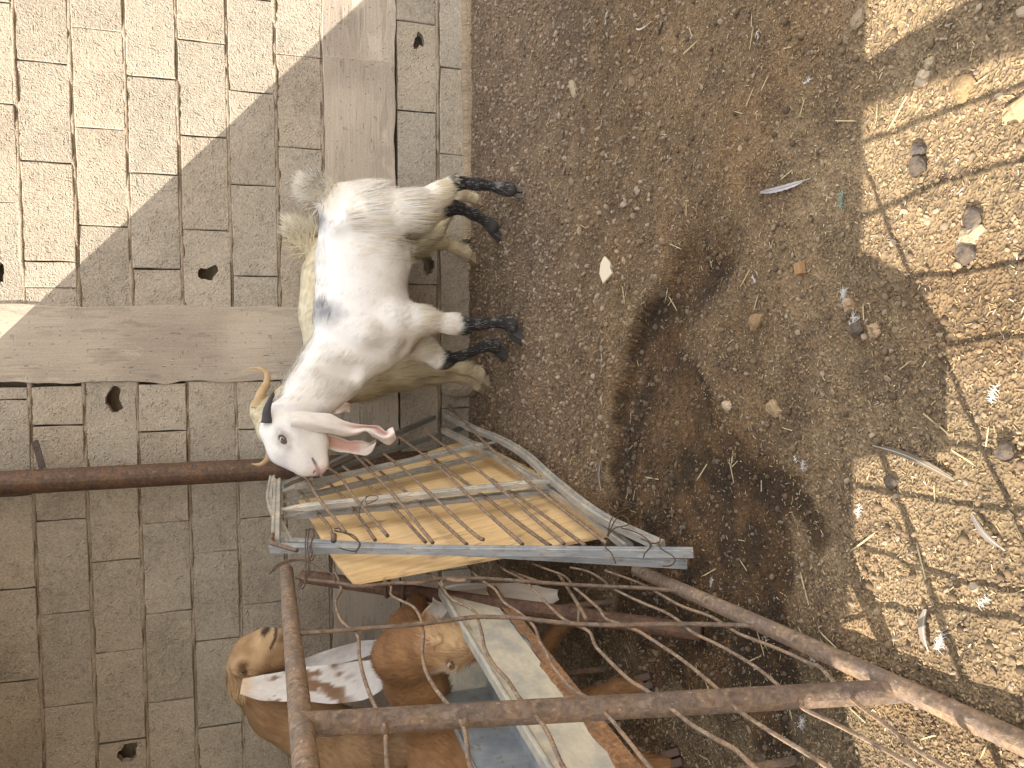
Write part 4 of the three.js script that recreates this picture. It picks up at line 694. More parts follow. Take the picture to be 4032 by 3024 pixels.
    if (p.x < 0.12 && p.x > -0.1 && p.y > 0.27 && p.y < 0.44) return { len: (0.02 + 0.04 * R()) * (0.45 + 0.55 * step(0.27, 0.36, p.y)), dir: v3(0.25, -1, 0), w: 0.002, out: 0.14, mess: 0.2, droop: 0.12, col: R() < 0.5 ? crm : wht };
    if (p.y > 0.74 && N.y > 0.55 && p.x > -0.25) return { len: 0.03 + 0.025 * R(), dir: v3(0.8, 0.1, 0), w: 0.002, out: 0.12, mess: 0.25, droop: 0.05 };
    return null;
  }), furMat, g);
  { const T = (x, y) => P(...W('g4', x, y), 0.65);
    // the curled tail: hairs fan up and fall over towards the back
    part('tail_hair', plume([T(600, 470), T(520, 470), T(450, 480), T(420, 440), T(450, 400), T(520, 400)], 2600, 61, (t, R) => 0.03 + 0.05 * R(), (t, R, turn) => turn ? v3(-0.25, 0.1, 0) : v3(0.25 - 0.2 * t, 0.55, 0.1), (t, R) => t > 0.75 && R() < 0.35 ? [0.13, 0.13, 0.15] : R() < 0.45 ? crm : wht, 0.002, 0.014, 0.16), furMat, g); }
  const pink = (t, a, f) => { const k = 0.93 + 0.14 * noise3(t * 30, a * 9, 3); return (f ? mixc([0.80, 0.755, 0.71], [0.80, 0.69, 0.63], clamp(t * 0.7 + Math.abs(a) * 0.25)) : [0.70, 0.46, 0.40]).map((c) => c * k); };
  const toCam = v3(0.25, 0.25, 0.93).normalize();
  const EW = (flat, z0, dz) => { const o = []; for (let i = 0; i < flat.length; i += 2) o.push(P((980 + flat[i] * 0.4724) / K, (1560 + flat[i + 1] * 0.4724) / K, z0 + (typeof dz === 'function' ? dz(i / (flat.length - 2)) : dz))); return o; };
  const earSkin = (inner) => (t, u, f) => { const k = 0.92 + 0.16 * noise3(t * 26, u * 12, 3); let c = mixc([0.77, 0.72, 0.665], [0.76, 0.655, 0.59], clamp(t * 0.8)); const p = inner(t, u); return mixc(c, [0.70, 0.43, 0.36], f ? p : 0.5).map((q) => q * k); };
  part('ear', leafEar([
    EW([330, 140, 430, 125, 560, 138, 680, 146, 760, 190, 830, 215, 900, 230, 1000, 240, 1080, 245, 1120, 275, 1140, 290, 1165, 272, 1200, 256], 0.962, 0),
    EW([335, 170, 430, 165, 550, 180, 660, 205, 750, 230, 830, 252, 900, 258, 1000, 256, 1075, 270, 1110, 300, 1145, 315, 1175, 295, 1208, 280], 0.962, (t) => 0.012 - 0.03 * step(0.25, 0.55, t) * (1 - step(0.8, 0.95, t))),
    EW([340, 205, 430, 205, 540, 228, 640, 255, 740, 268, 820, 274, 890, 284, 960, 276, 1030, 290, 1075, 322, 1130, 345, 1175, 335, 1216, 305], 0.968, (t) => 0.014 + 0.008 * Math.sin(t * 9)),
    EW([350, 235, 440, 245, 550, 266, 660, 285, 760, 305, 840, 308, 900, 302, 970, 285, 1030, 312, 1085, 345, 1135, 372, 1178, 372, 1224, 330], 0.966, (t) => 0.012 + 0.006 * Math.sin(t * 12 + 1)),
    EW([360, 262, 450, 282, 560, 300, 680, 312, 780, 334, 850, 332, 910, 318, 975, 292, 1030, 335, 1085, 364, 1130, 395, 1172, 408, 1230, 355], 0.958, (t) => 0.004 * Math.sin(t * 14))], earSkin((t, u) => step(0.02, 0.2, u) * (1 - step(0.3, 0.45, u)) * step(0.3, 0.5, t) * (1 - step(0.85, 0.95, t)) * 0.85)), skinMat, g);
  part('ear', leafEar([
    EW([560, 295, 640, 312, 740, 336, 840, 372, 880, 368, 950, 371, 1010, 388, 1040, 372, 1062, 358], 0.915, 0.006),
    EW([568, 325, 650, 345, 750, 368, 845, 395, 895, 392, 945, 398, 1000, 402, 1036, 386, 1062, 368], 0.912, (t) => -0.012),
    EW([578, 355, 655, 385, 755, 415, 850, 432, 900, 436, 940, 445, 985, 436, 1030, 408, 1062, 380], 0.912, (t) => -0.008 + 0.014 * step(0.5, 0.8, t)),
    EW([590, 400, 650, 432, 745, 464, 815, 470, 875, 480, 930, 490, 978, 494, 1024, 466, 1060, 396], 0.918, 0.004)], earSkin((t, u) => (1 - step(0.45, 0.7, t)) * step(0.05, 0.2, u) * (1 - step(0.75, 1.0, u)) * 0.9)), skinMat, g);
  const hc = [0.075, 0.07, 0.075];
  part('horn', horn([W('r2', 1728, 1080), W('r2', 1730, 1000), W('r2', 1752, 930), W('r2', 1777, 872)].map(([x, y]) => P(x, y, 0.945)), 0.017, hc), skinMat, g);
  part('horn', horn([W('r2', 1738, 1080), W('r2', 1740, 1005), W('r2', 1758, 940), W('r2', 1780, 890)].map(([x, y]) => P(x, y, 0.885)), 0.015, hc), skinMat, g);
  eyeGroup(g, P(610.5, 949, 0.982), v3(0.1, 0.1, 0.99).normalize(), 0.0112, [0.30, 0.24, 0.15], [0.09, 0.08, 0.085]);
  // nostril and mouth line
  part('nostril', new THREE.SphereGeometry(0.0085, 12, 8).scale(1.2, 0.5, 0.5).rotateZ(-0.5).translate(...P(679, 1017, 0.998).toArray()), std({ color: new THREE.Color().setRGB(0.28, 0.11, 0.1), roughness: 0.6 }), g);
  const hd = [v3(-0.85, 0, 0.5), v3(-0.9, 0, 0.3), v3(-0.9, 0, 0.2), v3(-0.35, 0, 0.9)];
  hoofs.forEach((q, i) => hoof(v3(q.x, q.y - 0.012, q.z), hd[i], i === 3 ? [0.13, 0.11, 0.09] : [0.05, 0.047, 0.045], g));
}

// ── the cream goat behind it ──
{
  const lat = v3(-0.1, 0, 1).normalize(), hl = v3(0.35, 0, 0.94).normalize();
  const hoofs = [[1054, 822, 0.31], [1050, 836, 0.25], [1024, 556, 0.10], [1037, 432, 0.18]].map(([x, y, z]) => footY(atZ(x, y, z)));
  const up = (p, y, dx = 0) => v3(p.x + dx, p.y + y, p.z);
  const bones = [
    ...chain([[745, 545, 0.22, 0.12], [738, 600, 0.23, 0.152], [735, 680, 0.26, 0.156], [745, 760, 0.29, 0.145], [765, 815, 0.31, 0.105]], 0.07, 1.3, lat),
    ...chain([[800, 530, 0.27, 0.09], [880, 520, 0.28, 0.06], [945, 500, 0.285, 0.03]], 0.04),
    ...chain([[945, 500, 0.27, 0.03], [985, 425, 0.22, 0.022], [1025, 430, 0.19, 0.02], [up(hoofs[3], 0.02), 0.018]], 0.03),
    ...chain([[810, 540, 0.17, 0.085], [890, 530, 0.14, 0.055], [945, 522, 0.125, 0.03], [985, 537, 0.115, 0.021], [1008, 547, 0.108, 0.023], [up(hoofs[2], 0.02), 0.017]], 0.03),
    ...chain([[790, 800, 0.33, 0.085], [860, 800, 0.34, 0.058], [945, 792, 0.335, 0.032], [1000, 797, 0.325, 0.021], [1035, 808, 0.318, 0.023], [up(hoofs[0], 0.02), 0.018]], 0.035),
    ...chain([[800, 815, 0.27, 0.075], [870, 815, 0.26, 0.05], [945, 812, 0.255, 0.03], [1000, 818, 0.25, 0.019], [1032, 825, 0.25, 0.022], [up(hoofs[1], 0.02), 0.017]], 0.035),
    ...chain([[760, 790, 0.31, 0.12], [700, 830, 0.34, 0.095], [640, 865, 0.38, 0.07], [600, 885, 0.40, 0.06]], 0.06, 1.4, hl),
    ...chain([[570, 888, 0.42, 0.056], [590, 930, 0.45, 0.055], [630, 975, 0.49, 0.035], [645, 990, 0.5, 0.025]], 0.035, 1.3, hl),
    ...chain([[690, 540, 0.22, 0.04], [660, 530, 0.22, 0.03], [645, 520, 0.22, 0.02]], 0.03),
  ];
  const g = thing('goat', 'cream goat with curved tan horns standing behind the white goat', 'goat', v3(0.2, 0, 0.25), 'goats');
  const { geo } = skin(bones, 0.0075, { rough: 0.008 });
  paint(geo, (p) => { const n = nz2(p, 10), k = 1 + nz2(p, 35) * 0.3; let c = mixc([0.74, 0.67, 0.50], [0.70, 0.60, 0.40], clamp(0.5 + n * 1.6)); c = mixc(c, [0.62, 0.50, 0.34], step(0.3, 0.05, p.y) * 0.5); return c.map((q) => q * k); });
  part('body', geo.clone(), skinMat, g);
  const tl = P(655, 525, 0.22);
  part('hair', coat(geo, 34000, 31, (p, N, R) => {
    if (p.y < 0.05) return null;
    if (p.distanceTo(tl) < 0.07) return { len: 0.05 + 0.05 * R(), dir: v3(0.5, 0.7, 0).addScaledVector(v3(R() - 0.5, R() - 0.5, R() - 0.5), 1.5), w: 0.0035, out: 0.5, mess: 0.6 };
    if (p.y > 0.26 && p.y < 0.6 && (p.x < -0.05 || p.x > 0.2)) return { len: 0.04 + 0.05 * R(), dir: v3(0.1, -1, 0), w: 0.0035, out: 0.25, mess: 0.5, droop: 0.12 };
    return { len: 0.022 + 0.02 * R(), dir: v3(0.7, -0.6, 0), w: 0.003, out: 0.22 };
  }), furMat, g);
  { const T = (x, y) => P(...W('g4', x, y), 0.22); part('tail_hair', plume([T(440, 760), T(380, 770), T(330, 760), T(310, 730)], 1500, 62, (t, R) => 0.035 + 0.055 * R(), (t, R, turn) => turn ? v3(-0.2, -0.1, 0) : v3(0.3, 0.6, 0.1), (t, R) => R() < 0.5 ? [0.74, 0.66, 0.48] : [0.78, 0.73, 0.60], 0.0024, 0.018, 0.14), furMat, g); }
  const hc = [0.52, 0.36, 0.20];
  part('horn', horn([W('g5', 200, 570), W('g5', 240, 450), W('g5', 280, 370), W('g5', 275, 310), W('g5', 215, 275), W('g5', 132, 278)].map(([x, y], i) => P(x, y, 0.44 - 0.01 * i)), 0.021, hc), skinMat, g);
  part('horn', horn([W('g5', 310, 830), W('g5', 300, 890), W('g5', 280, 940), W('g5', 230, 975), W('g5', 165, 970)].map(([x, y], i) => P(x, y, 0.42 - 0.005 * i)), 0.019, hc), skinMat, g);
  part('ear', ear([W('g5', 640, 580), W('g5', 720, 570), W('g5', 800, 560), W('g5', 885, 565)].map(([x, y]) => P(x, y, 0.45)), [0.05, 0.06, 0.05, 0.035], v3(0.2, 0.2, 0.95), 0.2, (t, a, f) => f ? [0.66, 0.50, 0.40] : [0.72, 0.62, 0.46], { wave: 0.006 }), skinMat, g);
  hoofs.forEach((q) => hoof(v3(q.x, q.y - 0.012, q.z), v3(-0.95, 0, 0.3), [0.30, 0.22, 0.14], g, 0.95));
}

// ── the tan goat with long white ears inside the pen ──
{
  const z = 0.78, hl = v3(0.15, 0, 0.99).normalize(), H3 = (x, y) => [(850 + x * 0.5254) / K, (2440 + y * 0.5254) / K];
  const bones = [
    ...chain([[528, 1462, z, 0.058], [545, 1425, z + 0.02, 0.064], [572, 1394, z + 0.03, 0.046], [596, 1376, z + 0.04, 0.030]], 0.035, 1.4, hl),
    ...chain([[578, 1452, z, 0.05], [600, 1415, z + 0.02, 0.035], [612, 1388, z + 0.035, 0.022]], 0.03, 1.3, hl),
    ...chain([[512, 1440, z + 0.01, 0.035], [535, 1400, z + 0.025, 0.034], [572, 1374, z + 0.035, 0.024]], 0.03, 1.3, hl),
    ...chain([[512, 1448, z + 0.06, 0.02], [524, 1432, z + 0.068, 0.016]], 0.018),
    ...chain([[600, 1372, z + 0.05, 0.02], [606, 1368, z + 0.05, 0.016]], 0.015),
    ...chain([[546, 1490, z - 0.01, 0.066], [600, 1535, z, 0.085], [670, 1570, z + 0.01, 0.105], [760, 1620, z + 0.02, 0.135]], 0.06, 1.3, hl),
    ...chain([[770, 1640, z + 0.02, 0.145], [775, 1740, z, 0.158], [775, 1850, z - 0.03, 0.15], [760, 1930, z - 0.05, 0.125]], 0.07, 1.22, hl),
    ...chain([[800, 1605, z + 0.03, 0.09], [860, 1600, z + 0.05, 0.05]], 0.06),
    ...chain([[800, 1625, z + 0.10, 0.085], [880, 1615, z + 0.12, 0.052], [960, 1618, z + 0.125, 0.031], [1010, 1622, z + 0.125, 0.024]], 0.04),
    ...chain([[820, 1660, z - 0.07, 0.08], [890, 1680, z - 0.08, 0.05], [960, 1690, z - 0.08, 0.03]], 0.04),
    ...chain([[...H3(452, 85), z + 0.085, 0.004], [...H3(438, 150), z + 0.09, 0.005], [...H3(412, 212), z + 0.09, 0.003]], -0.004),
    ...chain([[...H3(358, 112), z + 0.088, 0.006], [...H3(392, 92), z + 0.088, 0.005]], -0.004),
    ...chain([[...H3(200, 360), z + 0.088, 0.009], [...H3(208, 400), z + 0.09, 0.009]], -0.008),
    ...chain([[820, 1900, z + 0.06, 0.10], [900, 1900, z + 0.08, 0.06], [980, 1940, z + 0.08, 0.03]], 0.04),
    ...chain([[820, 1910, z - 0.14, 0.09], [900, 1910, z - 0.15, 0.06], [980, 1950, z - 0.15, 0.03]], 0.04),
  ];
  // shanks go down to the ground
  const shanks = [[1010, 1622, z + 0.125], [960, 1690, z - 0.08], [980, 1940, z + 0.08], [980, 1950, z - 0.15]].map(([x, y, zz]) => { const k = P(x, y, zz), f = footY(v3(k.x - 0.02, 0, k.z)); bones.push([k, 0.025, v3(f.x, f.y + 0.06, f.z), 0.018, 0.02], [v3(f.x, f.y + 0.06, f.z), 0.021, v3(f.x + 0.015, f.y + 0.015, f.z), 0.018, 0.02]); return f; });
  const g = thing('goat', 'tan goat with drooping white freckled ears raising its head above the fence rail', 'goat', v3(-1.3, 0, z), 'goats');
  const { geo } = skin(bones, 0.0045, { rough: 0.006 });
  const poll = P(510, 1450, z + 0.03), nose = P(590, 1372, z + 0.05), cheek = P(575, 1440, z + 0.06), muz = P(603, 1370, z + 0.05), legW = P(960, 1618, z + 0.14);
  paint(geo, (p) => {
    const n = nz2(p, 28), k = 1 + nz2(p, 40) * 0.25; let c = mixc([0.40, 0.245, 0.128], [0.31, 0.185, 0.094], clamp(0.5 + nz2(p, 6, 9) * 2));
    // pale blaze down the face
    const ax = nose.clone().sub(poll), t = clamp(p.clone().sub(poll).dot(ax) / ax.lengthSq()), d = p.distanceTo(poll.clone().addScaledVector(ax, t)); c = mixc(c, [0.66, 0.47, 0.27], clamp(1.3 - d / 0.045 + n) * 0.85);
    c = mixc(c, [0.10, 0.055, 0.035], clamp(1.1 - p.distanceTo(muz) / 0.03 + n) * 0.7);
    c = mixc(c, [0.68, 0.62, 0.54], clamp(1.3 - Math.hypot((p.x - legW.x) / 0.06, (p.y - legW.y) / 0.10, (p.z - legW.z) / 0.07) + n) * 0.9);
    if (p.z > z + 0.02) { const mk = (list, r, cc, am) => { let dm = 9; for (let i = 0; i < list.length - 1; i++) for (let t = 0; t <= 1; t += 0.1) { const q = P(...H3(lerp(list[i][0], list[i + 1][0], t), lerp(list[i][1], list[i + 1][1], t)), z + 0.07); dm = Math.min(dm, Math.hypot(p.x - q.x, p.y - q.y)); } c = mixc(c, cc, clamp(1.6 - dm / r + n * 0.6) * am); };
      if (Math.abs(p.y - 0.98) < 0.2 && p.x > -1.3) { mk([[196, 330], [205, 400]], 0.012, [0.10, 0.055, 0.03], 0.8); mk([[355, 112], [392, 92]], 0.0075, [0.05, 0.025, 0.02], 0.95); mk([[456, 72], [442, 150], [410, 214]], 0.0045, [0.06, 0.03, 0.022], 0.95); mk([[505, 395], [420, 440], [250, 455]], 0.007, [0.16, 0.085, 0.04], 0.6); } }  // eye socket shading and mouth crease painted dark into the coat
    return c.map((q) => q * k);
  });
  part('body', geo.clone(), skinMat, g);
  part('hair', coat(geo, 70000, 41, (p, N, R) => {
    if (p.y < 0.06) return null; const head = p.x > -1.16 && p.y > 0.86;
    if (p.distanceTo(P(505, 1475, z + 0.03)) < 0.05 && R() < 0.9) return { len: 0.03 + 0.02 * R(), dir: v3(-0.7, 0.2, 0.3), w: 0.002, out: 0.3, mess: 0.5, col: [0.58, 0.40, 0.22] };
    if (head) return { len: 0.014 + 0.009 * R(), dir: v3(-0.6, 0.1, 0), w: 0.0017, out: 0.2, mess: 0.4 };
    return { len: 0.022 + 0.016 * R(), dir: v3(-0.5, -0.8, 0), w: 0.0026, out: 0.2, mess: 0.4 };
  }), furMat, g);
  const frk = (seed, amt) => (t, a, f) => { const k = 0.9 + 0.2 * noise3(t * 40, a * 10, seed); const s = step(0.54, 0.64, fbm(t * 13, a * 3.2, seed, 3)) * amt * step(0.12, 0.25, t) * (1 - step(0.6, 0.72, t)); const c = mixc(mixc([0.72, 0.55, 0.40], [0.76, 0.71, 0.67], step(0.02, 0.12, t)), [0.24, 0.125, 0.06], s); return c.map((q) => q * k * (f ? 1 : 0.85)); };
  part('ear', ear([W('f6', -100, 1010), W('f6', 60, 1020), W('f6', 230, 1010), W('f6', 420, 990), W('f6', 620, 990), W('f6', 850, 960), W('f6', 1010, 920), W('f6', 1140, 940)].map(([x, y], i) => P(x, y, z + 0.085 + 0.006 * i)), [0.05, 0.085, 0.10, 0.115, 0.135, 0.135, 0.105, 0.05], v3(0.3, 0.15, 0.94), 0.08, frk(5, 0.95), { wave: 0.004 }), skinMat, g);
  part('ear', ear([W('f6', 240, 900), W('f6', 420, 850), W('f6', 640, 775), W('f6', 860, 715), W('f6', 1080, 665)].map(([x, y]) => P(x, y, z - 0.01)), [0.05, 0.06, 0.062, 0.062, 0.03], v3(0.3, 0.15, 0.94), 0.2, frk(8, 0.1), { wave: 0.004 }), skinMat, g);
  eyeGroup(g, P(525.5, 1450, z + 0.070), v3(0.2, 0.1, 0.97).normalize(), 0.0085, [0.10, 0.06, 0.03], [0.10, 0.06, 0.04], -0.6, [0.26, 0.15, 0.08]);
  shanks.forEach((q) => hoof(v3(q.x, q.y - 0.012, q.z), v3(1, 0, 0.2), [0.12, 0.09, 0.06], g));
}

// ── the chestnut goat with its head in the trough ──
{
  const z = 1.72, Q = (x, y, zz) => { const [a, b] = W('f6', x, y); return P(a, b, zz); };
  const hl = v3(0.92, 0.1, -0.35).normalize();
  const T = [[Q(1120, 760, 1.60), 0.052], [Q(1260, 720, 1.66), 0.064], [Q(1430, 690, 1.72), 0.056], [Q(1640, 690, 1.76), 0.040], [Q(1760, 690, 1.77), 0.03]];
  const bones = [...chain(T, 0.035, 1.0, hl),
    ...chain([[Q(1150, 800, 1.56), 0.06], [Q(1290, 960, 1.46), 0.08], [Q(1420, 1180, 1.40), 0.095], [Q(1560, 1420, 1.38), 0.115]], 0.06),
    ...chain([[Q(1560, 1440, 1.38), 0.12], [Q(1640, 1750, 1.45), 0.14], [Q(1640, 2050, 1.5), 0.125]], 0.06),
    ...chain([[Q(1300, 380, 1.5), 0.03], [Q(1240, 560, 1.56), 0.05], [Q(1200, 680, 1.6), 0.05]], 0.04),
    ...chain([[Q(1500, 800, 1.76), 0.024], [Q(1580, 820, 1.775), 0.018], [Q(1650, 780, 1.78), 0.016]], 0.02), ...chain([[Q(1060, 760, 1.6), 0.035], [Q(1180, 800, 1.62), 0.04]], 0.03), ...chain([[Q(1420, 660, 1.785), 0.012], [Q(1470, 640, 1.79), 0.010]], 0.012), ...chain([[Q(1550, 860, 1.81), 0.008], [Q(1575, 850, 1.81), 0.007]], -0.006),
  ];
  const feet = [[1275, 1335], [1390, 1478], [1458, 1640], [1470, 1800]].map(([x, y]) => footY(atY(x, y, 0)));
  const tops = [Q(1640, 1480, 1.42), Q(1660, 1500, 1.34), Q(1700, 2000, 1.55), Q(1700, 2020, 1.45)];
  feet.forEach((f, i) => { const a = tops[i], k = a.clone().lerp(f, 0.5).add(v3(0.02, 0.02, i < 2 ? 0.02 : -0.02)); bones.push([a, 0.07, k, 0.034, 0.04], [k, 0.032, v3(f.x, f.y + 0.075, f.z), 0.021, 0.02], [v3(f.x, f.y + 0.075, f.z), 0.024, v3(f.x, f.y + 0.014, f.z + 0.01), 0.019, 0.02]); });
  const g = thing('goat', 'chestnut goat with its head bent into the feed trough behind the fence', 'goat', v3(-1.1, 0, 1.5), 'goats');
  const { geo } = skin(bones, 0.005, { rough: 0.008 });
  const eyeW = Q(1545, 870, 1.76), fore = Q(1560, 620, 1.80);
  paint(geo, (p) => { const n = nz2(p, 26), k = 1 + nz2(p, 38) * 0.3; let c = mixc([0.35, 0.18, 0.075], [0.23, 0.115, 0.047], clamp(0.5 + nz2(p, 7, 2) * 2.4)); c = mixc(c, [0.60, 0.42, 0.235], clamp(1.25 - p.distanceTo(fore) / 0.095 + n * 1.2) * 0.75); c = mixc(c, [0.66, 0.55, 0.42], clamp(1.2 - p.distanceTo(eyeW) / 0.04 + n) * 0.7); return c.map((q) => q * k); });
  part('body', geo.clone(), skinMat, g);
  part('hair', coat(geo, 50000, 51, (p, N, R) => { if (p.y < 0.04) return null; return { len: 0.02 + 0.014 * R(), dir: p.y > 0.45 ? v3(0.1, 0.5, -0.6) : v3(0, -1, 0.1), w: 0.0026, out: 0.22, mess: 0.4 }; }), furMat, g);
  const wh = (t, a, f) => { const k = 0.9 + 0.2 * noise3(t * 30, a * 8, 2); return mixc([0.50, 0.26, 0.10], f ? [0.78, 0.70, 0.63] : [0.55, 0.36, 0.29], step(0.05, 0.2, t)).map((q) => q * k); };
  const E = (x, y, zz) => { const [a, b] = W('f7', x, y); return P(a, b, zz); };
  part('ear', ear([E(130, 520, 1.62), E(190, 460, 1.58), E(265, 380, 1.54), E(290, 300, 1.50), E(400, 270, 1.49), E(620, 275, 1.49), E(850, 300, 1.49), E(1020, 315, 1.49), E(1200, 285, 1.49)], [0.04, 0.05, 0.05, 0.05, 0.05, 0.06, 0.085, 0.08, 0.03], v3(0.3, 0.3, 0.9), 0.25, wh, { wave: 0.005 }), skinMat, g);
  part('ear', ear([Q(1280, 640, 1.70), Q(1330, 660, 1.73), Q(1420, 680, 1.755)], [0.03, 0.05, 0.02], v3(0.2, 0.2, 0.9), 0.2, () => [0.5, 0.28, 0.12], { wave: 0.003 }), skinMat, g);
  eyeGroup(g, Q(1556, 835, 1.797), v3(-0.1, 0.3, 0.92).normalize(), 0.009, [0.16, 0.10, 0.06], [0.12, 0.07, 0.05], -0.6, [0.45, 0.30, 0.17]);
  feet.forEach((q) => hoof(v3(q.x, q.y - 0.012, q.z), v3(0.5, 0, 0.6), [0.10, 0.06, 0.04], g));
}

// ───────────────────────── litter on the ground ─────────────────────────
const lie = (dx, dy, h = 0) => { let p = atY(dx, dy, 0); for (let i = 0; i < 3; i++) p = atY(dx, dy, groundH(p.x, p.z)); p.y = groundH(p.x, p.z) + h; return p; };
{
  const R = rng(77), M = new THREE.Matrix4(), q = new THREE.Quaternion(), e = new THREE.Euler(), C = new THREE.Color();
  const inView = () => { const z = 3.02 * Math.pow(R(), 0.8), w = 0.62 + (3.62 - z) * 0.36; return [lerp(-1.1 - w * 0.35, w + 0.25, R()), z]; };
  function scatter(name, geo, mat, n, label, fn) {
    const mats = [], cols = []; for (let i = 0; i < n; i++) { const [x, z] = inView(); const r = fn(x, z); if (!r) continue; const { s, c, sink = 0.3, flat = false, tilt = 0.35 } = r; e.set(flat ? (R() - 0.5) * tilt : R() * 6.28, R() * 6.28, flat ? (R() - 0.5) * tilt : R() * 6.28); q.setFromEuler(e); M.compose(v3(x, groundH(x, z) + s[1] * (1 - 2 * sink), z), q, v3(...s)); mats.push(M.clone()); cols.push(c); }
    const m = new THREE.InstancedMesh(geo, mat, mats.length); mats.forEach((a, i) => { m.setMatrixAt(i, a); m.setColorAt(i, C.setRGB(...cols[i])); }); m.castShadow = m.receiveShadow = true; m.name = numbered(name); m.userData.kind = 'stuff'; m.userData.label = label; m.userData.category = name.replace('_', ' '); scene.add(m); return m;
  }
  const white = std({ roughness: 0.95 });
  const pal = [[0.27, 0.20, 0.135], [0.36, 0.285, 0.21], [0.19, 0.13, 0.08], [0.25, 0.155, 0.09], [0.39, 0.315, 0.235], [0.22, 0.18, 0.14], [0.15, 0.11, 0.075]];
  const tone = (k) => { const p = pal[Math.floor(R() * pal.length)], f = 0.8 + 0.36 * R(); return p.map((c) => c * f * k); };
  const gravelly = (x, z) => clamp(1.15 - z / 1.9) * (x < -0.62 ? 0.35 : 1);
  for (let v = 0; v < 3; v++) {
    const g = rock(v + 2, 1, 0.72, 0.85, 0.3, 1);
    scatter('gravel', g, white, 24000, 'small tan and grey pebbles bedded in the soil', (x, z) => { const gr = gravelly(x, z); if (R() > 0.14 + 0.75 * gr) return null; const r = (0.0028 + 0.0068 * Math.pow(R(), 3.2) + (R() < 0.025 ? 0.005 : 0)) * (z > 1.9 ? 0.72 : 1); const k = 1 - 0.45 * trenchAmt(x, z); return { s: [r, r * 0.7, r * (0.7 + 0.6 * R())], c: mixc(tone(k), soilColour(x, z), 0.4), sink: 0.3 }; });
    scatter('soil_crumbs', rock(v + 9, 1, 0.8, 0.9, 0.45, 0), white, 26000, 'brown crumbs of dry dung and earth', (x, z) => { const r = 0.0014 + 0.0032 * Math.pow(R(), 2.2); const c = soilColour(x, z), f = 0.72 + 0.62 * R(); return { s: [r, r * 0.7, r], c: c.map((a) => a * f), sink: 0.34 }; });
  }
  scatter('goat_droppings', new THREE.SphereGeometry(1, 9, 7).scale(1.25, 1, 1), white, 1300, 'dark brown goat droppings scattered on the soil', (x, z) => { const cl = fbm(x * 4, z * 4, 21, 2); if (cl < 0.5 && R() < 0.75) return null; const r = 0.0042 + 0.0022 * R(); const k = 0.6 + 0.7 * R(); return { s: [r, r, r], c: [0.15 * k, 0.102 * k, 0.06 * k], sink: 0.25 }; });
  const chaff = new THREE.BoxGeometry(1, 1, 1), strawC = () => { const k = 0.7 + 0.5 * R(); return R() < 0.2 ? [0.58 * k, 0.48 * k, 0.32 * k] : [0.40 * k, 0.29 * k, 0.145 * k]; };
  scatter('straw_chaff', chaff, white, 30000, 'short broken straw and chaff trodden into the soil', (x, z) => { const d = 0.08 + 0.95 * step(1.0, 2.3, z + 0.6 * (fbm(x * 3, z * 3, 6, 2) - 0.5)) + (x < -0.6 ? 0.35 : 0); if (R() > d * (1 - 0.6 * trenchAmt(x, z))) return null; const L = 0.003 + 0.0085 * Math.pow(R(), 2.6); return { s: [L, 0.0008, 0.0007 + 0.0009 * R()], c: strawC(), sink: -0.6, flat: true, tilt: 0.7 }; });
  scatter('loose_straw', mergeGeometries([new THREE.BoxGeometry(0.55, 1, 1).translate(-0.25, 0, 0), new THREE.BoxGeometry(0.55, 1, 1).rotateY(0.28).translate(0.24, 0, -0.07)]), white, 300, 'longer pale straws lying on the soil', (x, z) => { if (R() > 0.25 + 0.75 * step(0.9, 2.2, z)) return null; const L = 0.022 + 0.035 * Math.pow(R(), 2); return { s: [L, 0.0011, L * 0.035 + 0.0006], c: mixc([0.50, 0.385, 0.19], [0.60, 0.50, 0.30], R()), sink: -1.2, flat: true, tilt: 0.35 }; });
}
// stones one can pick out
function stone(dx, dy, rx, ry, rz, col, label, seed, turn = 0, sink = 0.35) { const p = lie(dx, dy); let g = rock(seed, rx * 0.68, ry * 0.7, rz * 0.68, 0.55, 2); g.rotateY(turn); g.computeVertexNormals(); const m = mesh('stone', g, stoneMat(...col)); m.position.set(p.x, p.y + ry * 0.7 * (1 - 2 * sink - 0.2), p.z); return tag(m, label, 'stone', 'loose stones'); }
stone(1240, 190, 0.042, 0.018, 0.026, [0.95, 0.86, 0.72], 'flat pale tan stone lying alone on the gravel farthest from the goats', 3, 0.5);
stone(1638, 697, 0.030, 0.02, 0.034, [0.62, 0.46, 0.3], 'wedge-shaped brown stone on the dung soil beside the wet patch', 14, 0.9);
stone(1573, 877, 0.017, 0.014, 0.022, [0.95, 0.82, 0.66], 'small pale pointed stone at the edge of the wet patch', 5, 0.2);
stone(1672, 880, 0.026, 0.017, 0.024, [0.78, 0.62, 0.42], 'rounded tan stone half sunk in orange dung soil', 6, 1.2);
stone(1000, 352, 0.045, 0.055, 0.035, [0.92, 0.84, 0.72], 'pale lump of concrete at the wall foot beside the white goat\'s hind hooves', 7, 0.3, 0.2);
stone(1014, 578, 0.035, 0.022, 0.02, [0.98, 0.8, 0.6], 'small tan stone at the wall foot under the white goat\'s belly', 8, 0.2);
stone(2205, 235, 0.022, 0.018, 0.038, [0.9, 0.76, 0.52], 'large tan stone cut off by the picture edge in the sun', 9, 0.3);
stone(2080, 193, 0.028, 0.022, 0.026, [0.72, 0.56, 0.36], 'rounded brown stone in the sunlit strip', 10, 0.6);
stone(1996, 170, 0.022, 0.014, 0.018, [1.05, 0.95, 0.78], 'chalky pale stone in the sunlit strip', 11, 0.1);
stone(2096, 512, 0.022, 0.013, 0.03, [0.85, 0.76, 0.6], 'flaky whitish stone with dark cracks in the sun', 12, 0.4);
